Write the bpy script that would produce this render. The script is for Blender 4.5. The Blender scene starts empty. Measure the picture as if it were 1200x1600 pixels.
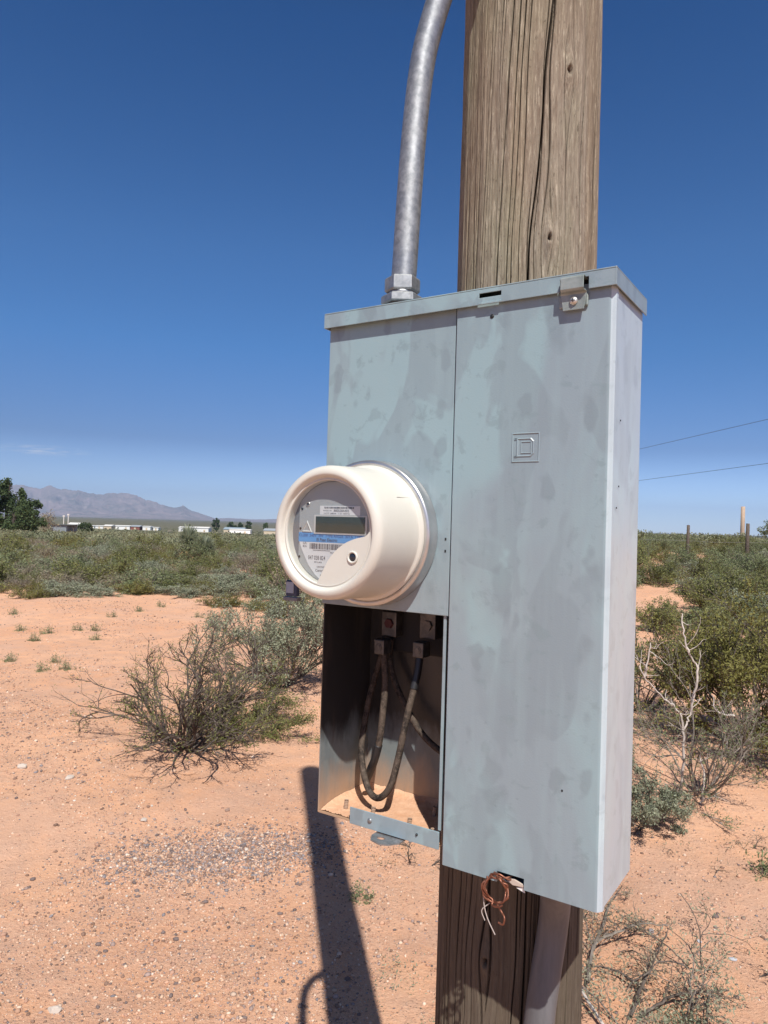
import bpy, bmesh, math, random
import numpy as np
from mathutils import Vector, Matrix
R = math.radians
sc = bpy.context.scene
COL = sc.collection

# ------------------------------------------------------------------ camera
HC = 1.68
PITCH, ROLL = R(1.0), R(1.667)
cd = bpy.data.cameras.new('camera')
cam = bpy.data.objects.new('camera', cd); COL.objects.link(cam)
cd.sensor_fit = 'VERTICAL'; cd.sensor_height = 36; cd.lens = 25.76
cd.clip_start = 0.02; cd.clip_end = 40000
fw = Vector((0, math.cos(PITCH), math.sin(PITCH))); up0 = Vector((0, -math.sin(PITCH), math.cos(PITCH)))
rt = Vector((1, 0, 0)) * math.cos(ROLL) + up0 * math.sin(ROLL)
up = Vector((-1, 0, 0)) * math.sin(ROLL) + up0 * math.cos(ROLL)
m = Matrix((rt, up, -fw)).transposed().to_4x4(); m.translation = (0, 0, HC)
cam.matrix_world = m
sc.camera = cam

# ------------------------------------------------------------------ sky, sun, exposure
SUN_EL = R(52.5)
SUN_H = Vector((0.153, -0.988, 0)).normalized()
w = bpy.data.worlds.new('World'); sc.world = w; w.use_nodes = True
nt = w.node_tree; nt.nodes.clear()
def N(nt, t, **k):
    n = nt.nodes.new(t)
    for a, b in k.items():
        if a.startswith('i_'):
            key = a[2:]; key = int(key) if key.isdigit() else key.replace('_', ' ')
            n.inputs[key].default_value = b
        else: setattr(n, a, b)
    return n
sky = N(nt, 'ShaderNodeTexSky', sky_type='NISHITA', sun_disc=False)
sky.sun_elevation = SUN_EL; sky.sun_rotation = math.atan2(SUN_H.x, SUN_H.y)
sky.altitude = 1500; sky.air_density = 1.0; sky.dust_density = 0.35; sky.ozone_density = 3.0
# clear desert air: deeper blue upward, zenith greyed to warm the shadow fill, brighter towards the horizon
tc = N(nt, 'ShaderNodeTexCoord'); sz = N(nt, 'ShaderNodeSeparateXYZ'); nt.links.new(tc.outputs['Generated'], sz.inputs[0])
cr = N(nt, 'ShaderNodeValToRGB'); nt.links.new(sz.outputs[2], cr.inputs[0])
RAMP = [(0.0, (.64, .74, .98)), (.03, (.58, .67, .90)), (.104, (.245, .325, .48)), (.23, (.172, .374, .56)), (.344, (.175, .385, .575)), (.575, (.065, .285, .51)), (.66, (.07, .19, .30)), (1.0, (.09, .12, .14))]
for i, (p_, c_) in enumerate(RAMP):
    e = cr.color_ramp.elements[i] if i < 2 else cr.color_ramp.elements.new(p_)
    e.position = p_; e.color = (*c_, 1)
hs = N(nt, 'ShaderNodeMix', data_type='RGBA', blend_type='MULTIPLY'); hs.inputs['Factor'].default_value = 1.0
bg = N(nt, 'ShaderNodeBackground'); bg.inputs['Strength'].default_value = 0.15
wo = N(nt, 'ShaderNodeOutputWorld')
def m3(op, a, b):
    n_ = N(nt, 'ShaderNodeMath', operation=op)
    for i_, v_ in enumerate((a, b)):
        if isinstance(v_, float): n_.inputs[i_].default_value = v_
        else: nt.links.new(v_, n_.inputs[i_])
    return n_.outputs[0]
low_ = N(nt, 'ShaderNodeMapRange'); low_.inputs[1].default_value = .22; low_.inputs[2].default_value = .03; nt.links.new(sz.outputs[2], low_.inputs[0])
az_ = N(nt, 'ShaderNodeMapRange'); az_.inputs[1].default_value = -.45; az_.inputs[2].default_value = .45; az_.inputs[3].default_value = -.24; az_.inputs[4].default_value = .14; nt.links.new(sz.outputs[0], az_.inputs[0])
fz_ = m3('ADD', m3('MULTIPLY', low_.outputs[0], az_.outputs[0]), 1.0); vs_ = N(nt, 'ShaderNodeVectorMath', operation='SCALE'); nt.links.new(cr.outputs[0], vs_.inputs[0]); nt.links.new(fz_, vs_.inputs['Scale'])
nt.links.new(sky.outputs[0], hs.inputs['A']); nt.links.new(vs_.outputs[0], hs.inputs['B'])
# one thin wisp of cloud low in the sky
mp = N(nt, 'ShaderNodeMapping')
cdir = Vector((-0.47, 1, 0.088)).normalized()
mp.vector_type = 'POINT'; mp.inputs['Location'].default_value = (-cdir.x * 16, -cdir.y * 16, -cdir.z * 130)
mp.inputs['Scale'].default_value = (16, 16, 130)
gr = N(nt, 'ShaderNodeVectorMath', operation='LENGTH')
nz = N(nt, 'ShaderNodeTexNoise'); nz.inputs['Scale'].default_value = 3.0; nz.inputs['Detail'].default_value = 6
mr = N(nt, 'ShaderNodeMapRange'); mr.inputs[1].default_value = 1.0; mr.inputs[2].default_value = 0.1; mr.inputs[3].default_value = 0; mr.inputs[4].default_value = 1
mr2 = N(nt, 'ShaderNodeMapRange'); mr2.inputs[1].default_value = 0.42; mr2.inputs[2].default_value = 0.75
mu = N(nt, 'ShaderNodeMath', operation='MULTIPLY'); mx = N(nt, 'ShaderNodeMix', data_type='RGBA')
nt.links.new(tc.outputs['Generated'], mp.inputs[0]); nt.links.new(mp.outputs[0], gr.inputs[0]); nt.links.new(mp.outputs[0], nz.inputs['Vector'])
nt.links.new(gr.outputs['Value'], mr.inputs[0]); nt.links.new(nz.outputs[0], mr2.inputs[0])
nt.links.new(mr.outputs[0], mu.inputs[0]); nt.links.new(mr2.outputs[0], mu.inputs[1])
nt.links.new(mu.outputs[0], mx.inputs['Factor']); dp = N(nt, 'ShaderNodeVectorMath', operation='DOT_PRODUCT'); nt.links.new(tc.outputs['Generated'], dp.inputs[0])
dp.inputs[1].default_value = (SUN_H.x * math.cos(SUN_EL), SUN_H.y * math.cos(SUN_EL), math.sin(SUN_EL))
pw0 = N(nt, 'ShaderNodeMath', operation='MAXIMUM'); nt.links.new(dp.outputs['Value'], pw0.inputs[0]); pw0.inputs[1].default_value = 0
pw1 = N(nt, 'ShaderNodeMath', operation='POWER'); nt.links.new(pw0.outputs[0], pw1.inputs[0]); pw1.inputs[1].default_value = 5
au = N(nt, 'ShaderNodeMix', data_type='RGBA', blend_type='ADD'); nt.links.new(pw1.outputs[0], au.inputs['Factor']); nt.links.new(hs.outputs['Result'], au.inputs['A']); au.inputs['B'].default_value = (1.5, 1.15, .85, 1)  # warm glow added around the unseen sun to warm the shadow fill
nt.links.new(au.outputs['Result'], mx.inputs['A']); mx.inputs['B'].default_value = (4.2, 4.3, 4.7, 1)
nt.links.new(mx.outputs['Result'], bg.inputs['Color']); nt.links.new(bg.outputs[0], wo.inputs[0])

sl = bpy.data.lights.new('sun', 'SUN'); sl.energy = 5.0; sl.angle = R(0.5); sl.color = (1.0, 0.955, 0.88)
so = bpy.data.objects.new('sun', sl); COL.objects.link(so)
sd = Vector((SUN_H.x * math.cos(SUN_EL), SUN_H.y * math.cos(SUN_EL), math.sin(SUN_EL)))
so.rotation_euler = sd.to_track_quat('Z', 'Y').to_euler(); so.location = (2, -4, 8)
sc.view_settings.view_transform = 'Standard'; sc.view_settings.look = 'None'
sc.view_settings.exposure = 0.28; sc.view_settings.gamma = 1.0
sc.cycles.transparent_max_bounces = 12
sc.cycles.max_bounces = 8

# ------------------------------------------------------------------ helpers
def mat(name, color=(.5, .5, .5), rough=.6, metal=0.0, spec=None):
    m = bpy.data.materials.new(name); m.use_nodes = True
    b = m.node_tree.nodes['Principled BSDF']
    b.inputs['Base Color'].default_value = (*color, 1); b.inputs['Roughness'].default_value = rough
    b.inputs['Metallic'].default_value = metal
    if spec is not None: b.inputs['Specular IOR Level'].default_value = spec
    return m
def P(m): return m.node_tree, m.node_tree.nodes['Principled BSDF']
def noise(nt, vec, scale, detail=4, rough=.55, dist=0, dims='3D'):
    n = N(nt, 'ShaderNodeTexNoise'); n.inputs['Scale'].default_value = scale; n.inputs['Detail'].default_value = detail
    n.inputs['Roughness'].default_value = rough; n.inputs['Distortion'].default_value = dist
    if vec is not None: nt.links.new(vec, n.inputs['Vector'])
    return n.outputs[0]
def mrange(nt, v, a, b, c=0, d=1, smooth=False):
    n = N(nt, 'ShaderNodeMapRange'); n.inputs[1].default_value = a; n.inputs[2].default_value = b
    n.inputs[3].default_value = c; n.inputs[4].default_value = d
    if smooth: n.interpolation_type = 'SMOOTHSTEP'
    nt.links.new(v, n.inputs[0]); return n.outputs[0]
def mixc(nt, f, a, b, mode='MIX'):
    n = N(nt, 'ShaderNodeMix', data_type='RGBA', blend_type=mode)
    for k, v in (('Factor', f), ('A', a), ('B', b)):
        if isinstance(v, tuple): n.inputs[k].default_value = (*v, 1)
        elif isinstance(v, (int, float)): n.inputs[k].default_value = v
        else: nt.links.new(v, n.inputs[k])
    return n.outputs['Result']
def math_(nt, op, a, b=0.0):
    n = N(nt, 'ShaderNodeMath', operation=op)
    for i, v in enumerate((a, b)):
        if isinstance(v, (int, float)): n.inputs[i].default_value = v
        else: nt.links.new(v, n.inputs[i])
    return n.outputs[0]
def scaled(nt, vec, s):
    n = N(nt, 'ShaderNodeMapping'); n.inputs['Scale'].default_value = s; nt.links.new(vec, n.inputs[0]); return n.outputs[0]
def bump(nt, b, h, strength=.3, dist=.002):
    n = N(nt, 'ShaderNodeBump'); n.inputs['Strength'].default_value = strength; n.inputs['Distance'].default_value = dist
    nt.links.new(h, n.inputs['Height']); nt.links.new(n.outputs[0], b.inputs['Normal'])
def objco(nt): return N(nt, 'ShaderNodeTexCoord').outputs['Object']
def attr(nt, name): 
    n = N(nt, 'ShaderNodeAttribute'); n.attribute_name = name; return n.outputs['Fac']
def attrc(nt, name):
    n = N(nt, 'ShaderNodeAttribute'); n.attribute_name = name; return n.outputs['Color']

def props(o, label=None, cat=None, group=None, kind=None):
    if label: o['label'] = label
    if cat: o['category'] = cat
    if group: o['group'] = group
    if kind: o['kind'] = kind
    return o
def thing(name, label, cat, loc=(0, 0, 0), rz=0, group=None):
    o = bpy.data.objects.new(name, None); COL.objects.link(o); o.empty_display_size = .05
    o.location = loc; o.rotation_euler = (0, 0, rz)
    return props(o, label, cat, group)
def link(name, me, m=None, parent=None, smooth=False, loc=(0, 0, 0)):
    o = bpy.data.objects.new(name, me); COL.objects.link(o)
    if m is not None and not me.materials: me.materials.append(m)
    if parent: o.parent = parent
    o.location = loc
    me.polygons.foreach_set('use_smooth', [bool(smooth)] * len(me.polygons))
    return o
def bevel(o, w=.001, seg=2, ang=30):
    b = o.modifiers.new('bevel', 'BEVEL'); b.width = w; b.segments = seg; b.limit_method = 'ANGLE'; b.angle_limit = R(ang)
    b.harden_normals = False
    return o
def npmesh(name, V, F, attrs=None, cattrs=None):
    """V (n,3) F (m,k) arrays all of the same k, or list of such arrays"""
    me = bpy.data.meshes.new(name)
    Fs = F if isinstance(F, list) else [F]
    Fs = [np.asarray(f, dtype=np.int32) for f in Fs if len(f)]
    V = np.asarray(V, dtype=np.float32)
    me.vertices.add(len(V)); me.vertices.foreach_set('co', V.ravel())
    nl = sum(f.size for f in Fs); nf = sum(len(f) for f in Fs)
    me.loops.add(nl); me.loops.foreach_set('vertex_index', np.concatenate([f.ravel() for f in Fs]))
    me.polygons.add(nf)
    tot = np.concatenate([np.full(len(f), f.shape[1], np.int32) for f in Fs])
    st = np.concatenate([[0], np.cumsum(tot)[:-1]]).astype(np.int32)
    me.polygons.foreach_set('loop_start', st); me.polygons.foreach_set('loop_total', tot)
    me.update(calc_edges=True)
    for k, a in (attrs or {}).items():
        at = me.attributes.new(k, 'FLOAT', 'POINT'); at.data.foreach_set('value', np.asarray(a, np.float32))
    for k, a in (cattrs or {}).items():
        at = me.attributes.new(k, 'FLOAT_COLOR', 'POINT'); at.data.foreach_set('color', np.asarray(a, np.float32).ravel())
    return me
def bm2me(bm, name='mesh'):
    me = bpy.data.meshes.new(name); bmesh.ops.recalc_face_normals(bm, faces=bm.faces); bm.to_mesh(me); bm.free(); return me
def box(bm, x0, x1, y0, y1, z0, z1):
    v = [bm.verts.new(p) for p in ((x0, y0, z0), (x1, y0, z0), (x1, y1, z0), (x0, y1, z0), (x0, y0, z1), (x1, y0, z1), (x1, y1, z1), (x0, y1, z1))]
    for f in ((0, 1, 2, 3), (4, 5, 6, 7), (0, 1, 5, 4), (1, 2, 6, 5), (2, 3, 7, 6), (3, 0, 4, 7)): bm.faces.new([v[i] for i in f])
def boxes(name, L, m, parent=None, bev=0.0):
    bm = bmesh.new()
    for b in L: box(bm, *b)
    o = link(name, bm2me(bm), m, parent)
    if bev: bevel(o, bev)
    return o
def plate(name, xs, zs, skip, y0, y1, m, parent, bev=.0006):
    """plate in the xz plane from a grid of cells, cells in skip left open"""
    bm = bmesh.new(); nx, nz_ = len(xs) - 1, len(zs) - 1
    vf = {}
    def v(i, j, s):
        k = (i, j, s)
        if k not in vf: vf[k] = bm.verts.new((xs[i], (y0, y1)[s], zs[j]))
        return vf[k]
    on = lambda i, j: 0 <= i < nx and 0 <= j < nz_ and (i, j) not in skip
    for i in range(nx):
        for j in range(nz_):
            if not on(i, j): continue
            for s in (0, 1): bm.faces.new((v(i, j, s), v(i + 1, j, s), v(i + 1, j + 1, s), v(i, j + 1, s)))
            for (di, dj, a, b) in ((-1, 0, (i, j), (i, j + 1)), (1, 0, (i + 1, j), (i + 1, j + 1)), (0, -1, (i, j), (i + 1, j)), (0, 1, (i, j + 1), (i + 1, j + 1))):
                if not on(i + di, j + dj): bm.faces.new((v(*a, 0), v(*b, 0), v(*b, 1), v(*a, 1)))
    o = link(name, bm2me(bm), m, parent)
    if bev: bevel(o, bev)
    return o
def prism(bm, pts, y0, y1):
    """polygon pts (x,z) extruded between y0 and y1"""
    a = [bm.verts.new((x, y0, z)) for x, z in pts]; b = [bm.verts.new((x, y1, z)) for x, z in pts]
    bm.faces.new(a); bm.faces.new(b[::-1]); n = len(pts)
    for i in range(n): bm.faces.new((a[i], a[(i + 1) % n], b[(i + 1) % n], b[i]))
def lathe(name, prof, m, parent, n=96, axis='y', loc=(0, 0, 0), smooth=True):
    prof = np.array(prof, float); k = len(prof); a = np.linspace(0, 2 * np.pi, n, endpoint=False)
    r, h = prof[:, 0], prof[:, 1]
    X = r[None] * np.cos(a)[:, None]; Z = r[None] * np.sin(a)[:, None]; H = np.repeat(h[None], n, 0)
    V = np.stack([X, H, Z], -1) if axis == 'y' else np.stack([X, Z, H], -1)
    i, j = np.meshgrid(np.arange(n), np.arange(k - 1), indexing='ij'); i2 = (i + 1) % n
    F = np.stack([i * k + j, i2 * k + j, i2 * k + j + 1, i * k + j + 1], -1).reshape(-1, 4)
    me = npmesh(name, V.reshape(-1, 3), F)
    o = link(name, me, m, parent, smooth, loc)
    return o
def smoothpath(pts, n=12):
    pts = [np.array(p, float) for p in pts]; out = []
    q = [2 * pts[0] - pts[1]] + pts + [2 * pts[-1] - pts[-2]]
    for i in range(1, len(q) - 2):
        for t in np.linspace(0, 1, n, endpoint=False):
            a, b, c, d = q[i - 1], q[i], q[i + 1], q[i + 2]
            out.append(.5 * ((2 * b) + (c - a) * t + (2 * a - 5 * b + 4 * c - d) * t * t + (3 * b - a - 3 * c + d) * t ** 3))
    out.append(pts[-1]); return np.array(out)
def tubes(polys, sides=5, closed_ends=True):
    """polys: list of (pts (n,3), radii (n,)) -> V, [F4]"""
    Vs, Fs, off = [], [], 0
    ang = np.linspace(0, 2 * np.pi, sides, endpoint=False)
    ca, sa = np.cos(ang), np.sin(ang)
    for pts, rad in polys:
        pts = np.asarray(pts, float); n = len(pts)
        if n < 2: continue
        rad = np.broadcast_to(np.asarray(rad, float), (n,))
        T = np.gradient(pts, axis=0); T /= np.linalg.norm(T, axis=1)[:, None] + 1e-12
        ref = np.array([0.0, 0, 1]) if abs(T[0][2]) < .9 else np.array([1.0, 0, 0])
        U = np.zeros_like(T); u = np.cross(T[0], ref)
        for i in range(n):
            u = u - T[i] * np.dot(u, T[i]); l = np.linalg.norm(u)
            if l < 1e-6: u = np.cross(T[i], ref); l = np.linalg.norm(u) + 1e-9
            u = u / l; U[i] = u
        W = np.cross(T, U)
        V = pts[:, None] + rad[:, None, None] * (U[:, None] * ca[None, :, None] + W[:, None] * sa[None, :, None])
        Vs.append(V.reshape(-1, 3))
        i, j = np.meshgrid(np.arange(n - 1), np.arange(sides), indexing='ij'); j2 = (j + 1) % sides
        Fs.append(off + np.stack([i * sides + j, i * sides + j2, (i + 1) * sides + j2, (i + 1) * sides + j], -1).reshape(-1, 4))
        off += n * sides
        if closed_ends and sides == 4:
            Fs.append(off - n * sides + np.array([[3, 2, 1, 0]])); Fs.append(off - sides + np.array([[0, 1, 2, 3]]))
    return np.concatenate(Vs), np.concatenate(Fs)
def tube(name, pts, r, m, parent=None, sides=16, n=12, cap=True, smooth=True):
    p = smoothpath(pts, n); 
    rad = np.full(len(p), r) if np.isscalar(r) else np.interp(np.linspace(0, 1, len(p)), np.linspace(0, 1, len(r)), r)
    if cap:
        d0 = (p[0] - p[1]) / np.linalg.norm(p[0] - p[1]); d1 = (p[-1] - p[-2]) / np.linalg.norm(p[-1] - p[-2])
        p = np.concatenate([[p[0] + d0 * 1e-5], p, [p[-1] + d1 * 1e-5]]); rad = np.concatenate([[1e-5], rad, [1e-5]])
    V, F = tubes([(p, rad)], sides)
    return link(name, npmesh(name, V, F), m, parent, smooth)
def text_mesh(s, size, bold=0.0):
    cu = bpy.data.curves.new('t', 'FONT'); cu.body = s; cu.size = size; cu.offset = bold
    o = bpy.data.objects.new('t', cu); COL.objects.link(o)
    dg = bpy.context.evaluated_depsgraph_get(); dg.update()
    me = bpy.data.meshes.new_from_object(o.evaluated_get(dg)); bpy.data.objects.remove(o); bpy.data.curves.remove(cu)
    return me

# ------------------------------------------------------------------ terrain height
rs = np.random.RandomState(3)
_w = [(rs.uniform(0, 2 * np.pi), rs.uniform(0, 2 * np.pi), l, a) for l, a in ((9, .05), (5, .035), (2.7, .02), (1.6, .014), (.9, .007), (.55, .005), (.31, .003), (.19, .002), (.12, .0015)) for _ in range(3)]
def sstep(a, b, x): 
    t = np.clip((x - a) / (b - a), 0, 1); return t * t * (3 - 2 * t)
def ht(x, y):
    x = np.asarray(x, float); y = np.asarray(y, float); r = np.hypot(x, y)
    z = np.interp(y, [35, 60, 110, 200, 320, 400, 600, 1500, 4000, 12000], [0, -.35, -1.4, -2.7, -4.3, -5.0, -5.3, -5.3, -5.3, -5.3])
    right = sstep(.12, .34, x / np.maximum(np.abs(y), 1)) * sstep(8, 30, y)
    z = z * (1 - .5 * right) + right * (.92 * sstep(14, 36, y) - .92 * sstep(75, 200, y))
    n = 0
    for th, ph, l, a in _w: n = n + a * np.sin((x * math.cos(th) + y * math.sin(th)) * 2 * np.pi / l + ph)
    return z + n * .55 * np.minimum(1, .4 + r / 12)
def at(px, py, dist=None):
    """photo pixel (1200x1600) -> point on the ground, or at distance Y"""
    f = 1145.0; x, y = px - 600, py - 800
    u = x * math.cos(ROLL) + y * math.sin(ROLL); v = -x * math.sin(ROLL) + y * math.cos(ROLL)
    d = np.array([u / f, 1, -v / f]); yw = d[1] * math.cos(PITCH) - d[2] * math.sin(PITCH); zw = d[1] * math.sin(PITCH) + d[2] * math.cos(PITCH)
    d = np.array([d[0], yw, zw]) / yw
    if dist is not None: return d * dist + np.array([0, 0, HC])
    Y = 2.0
    for _ in range(40):
        h = float(ht(d[0] * Y, Y)); Y = .5 * Y + .5 * (h - HC) / d[2]
    return np.array([d[0] * Y, Y, float(ht(d[0] * Y, Y))])

# ------------------------------------------------------------------ ground
M = {}
def ground_mat():
    m = mat('sand', rough=.95, spec=.15); nt, b = P(m)
    co = N(nt, 'ShaderNodeNewGeometry').outputs['Position']
    n1 = noise(nt, co, .7, 5, .6); n2 = noise(nt, co, 6, 6, .65); n3 = noise(nt, co, 60, 5, .7); n4 = noise(nt, co, 260, 4, .7)
    c = mixc(nt, mrange(nt, n1, .35, .65), (.64, .325, .185), (.77, .435, .265))
    c = mixc(nt, mrange(nt, n2, .38, .7), c, (.60, .36, .25))
    c = mixc(nt, mrange(nt, noise(nt, co, .9, 4, .6, .5), .48, .66, 0, .55), c, (.61, .385, .285))
    c = mixc(nt, mrange(nt, n3, .42, .72, 0, .55), c, (.76, .50, .345)); c = mixc(nt, mrange(nt, n4, .50, .33, 0, .38), c, (.42, .245, .155))
    # dark and pale grit grains
    vo = N(nt, 'ShaderNodeTexVoronoi'); vo.inputs['Scale'].default_value = 95; nt.links.new(co, vo.inputs['Vector'])
    sp = math_(nt, 'MULTIPLY', mrange(nt, vo.outputs['Distance'], .30, .18), mrange(nt, n2, .45, .6))
    rr = N(nt, 'ShaderNodeSeparateColor'); nt.links.new(vo.outputs['Color'], rr.inputs[0])
    gc = mixc(nt, mrange(nt, rr.outputs[0], .3, .7), (.20, .13, .10), (.74, .56, .44))
    c = mixc(nt, math_(nt, 'MULTIPLY', sp, mrange(nt, rr.outputs[1], .55, .6)), c, gc)
    # low scrub covers the ground farther out
    sx = N(nt, 'ShaderNodeSeparateXYZ'); nt.links.new(co, sx.inputs[0])
    far = mrange(nt, sx.outputs[1], 28, 260)
    nf = noise(nt, co, .06, 8, .7); nf2 = noise(nt, co, .5, 5, .7)
    g = mixc(nt, mrange(nt, nf, .35, .65), (.085, .095, .055), (.15, .135, .09))
    g = mixc(nt, mrange(nt, nf2, .55, .75), g, (.30, .19, .13))
    c = mixc(nt, far, c, g)
    nt.links.new(c, b.inputs['Base Color'])
    h = math_(nt, 'ADD', math_(nt, 'MULTIPLY', n3, 1.0), math_(nt, 'MULTIPLY', n4, .5)); h = math_(nt, 'ADD', h, math_(nt, 'MULTIPLY', n2, 2.0)); h = math_(nt, 'ADD', h, math_(nt, 'MULTIPLY', sp, .5))
    bump(nt, b, h, .85, .012)
    return m
M['sand'] = ground_mat()
def build_ground():
    r = np.concatenate([[0.05], np.geomspace(.35, 12, 230), np.geomspace(12.3, 11000, 150)])
    a0 = np.radians(np.concatenate([np.linspace(-42, 42, 560), np.linspace(43, 317, 140)]))
    n, k = len(a0), len(r)
    A, Rr = np.meshgrid(a0, r, indexing='ij'); X = Rr * np.sin(A); Y = Rr * np.cos(A)
    V = np.stack([X, Y, ht(X, Y)], -1).reshape(-1, 3)
    i, j = np.meshgrid(np.arange(n), np.arange(k - 1), indexing='ij'); i2 = (i + 1) % n
    F = np.stack([i * k + j, i * k + j + 1, i2 * k + j + 1, i2 * k + j], -1).reshape(-1, 4)
    o = link('ground', npmesh('ground', V, F), M['sand'], None, True); props(o, kind='structure')
build_ground()

# ------------------------------------------------------------------ mountains
def mountain_mat():
    m = mat('rock', rough=1, spec=0); nt, b = P(m); co = objco(nt)
    n = noise(nt, co, .004, 8, .7); n2 = noise(nt, co, .02, 6, .7)
    c = mixc(nt, mrange(nt, n, .35, .65), (.27, .215, .215), (.115, .12, .115)); c = mixc(nt, mrange(nt, n2, .5, .8), c, (.38, .31, .30))
    nt.links.new(c, b.inputs['Base Color']); return m
def build_mountains():
    D = 7000.0
    px = [-500, -200, -60, 5, 20, 40, 60, 75, 92, 120, 150, 180, 205, 222, 245, 265, 279, 286, 300, 320, 335, 360, 400, 440, 520, 700, 900, 1400]
    hp = [30, 42, 36, 44, 47, 45.5, 41, 47, 42, 40.5, 35, 38.5, 38, 31, 25, 18.5, 19, 21.5, 14, 8.5, 3.5, 4.5, 3.5, 5.5, 4, 2, 0, 0]
    na, nd = 1300, 90
    X1 = np.linspace(-1100, 1400, na); hh = np.interp(X1, px, hp)
    u = (X1 - 600) / 1145
    t = np.linspace(0, 1, nd)
    U, T = np.meshgrid(u, t, indexing='ij'); Hh = np.repeat(hh[:, None], nd, 1) / 1145 * D
    Y = D - 2600 + T * 4000; X = U * Y
    r2 = np.random.RandomState(8)
    jg = sum(np.abs(np.sin(X1 / l_ * math.pi + p_)) * a_ for l_, p_, a_ in ((23, .3, 1.5), (11, 1.1, .9), (6.1, 2, .5), (3.7, .7, .35))) - 1.7; Hh = Hh + (jg * np.clip(hh / 25, 0, 1))[:, None] / 1145 * D
    def rn(x, y, l, seed):
        q = np.random.RandomState(seed); s = 0
        for _ in range(5):
            th, ph = q.uniform(0, np.pi), q.uniform(0, 6.28); ll = l * q.uniform(.7, 1.4)
            s = s + np.sin((x * np.cos(th) + y * np.sin(th)) / ll * 6.283 + ph + 1.3 * np.sin(y / l * 3 + ph))
        return s / 5
    ridge = 1 - np.abs(rn(X, Y * .35, 520, 1)) * 2.2; ridge2 = 1 - np.abs(rn(X, Y * .4, 210, 2)) * 2.4; r3 = 1 - 2 * np.abs(rn(X, Y * .6, 80, 5))
    prof = np.clip(T / .65, 0, 1) ** 1.9; prof = np.where(T > .65, 1 - ((T - .65) / .35) ** 1.5, prof)
    crest = np.exp(-((T - .65) / .07) ** 2)
    mod = .50 + .40 * ridge + .26 * ridge2 + .14 * r3
    mod = mod * (1 - crest) + (1 + .015 * r3) * crest
    mod = np.minimum(mod, 1.0) 
    Z = -5 + (Hh * (Y / D)) * prof * mod - 3 * (1 - prof)
    V = np.stack([X, Y, Z], -1).reshape(-1, 3)
    i, j = np.meshgrid(np.arange(na - 1), np.arange(nd - 1), indexing='ij')
    F = np.stack([i * nd + j, (i + 1) * nd + j, (i + 1) * nd + j + 1, i * nd + j + 1], -1).reshape(-1, 4)
    o = link('mountains', npmesh('mountains', V, F), mountain_mat(), None, True); props(o, kind='structure')
build_mountains()

# ------------------------------------------------------------------ haze
hz = boxes('haze', [(-11600, 11600, -11600, 11600, -9, 420)], None)
hm = bpy.data.materials.new('haze'); hm.use_nodes = True; hnt = hm.node_tree; hnt.nodes.clear()
pv = N(hnt, 'ShaderNodeVolumePrincipled'); pv.inputs['Color'].default_value = (.52, .69, 1.0, 1); pv.inputs['Density'].default_value = 1.1e-4
pv.inputs['Anisotropy'].default_value = 0.0
ho = N(hnt, 'ShaderNodeOutputMaterial'); hnt.links.new(pv.outputs[0], ho.inputs['Volume'])
hz.data.materials.append(hm); props(hz, kind='stuff')

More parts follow.
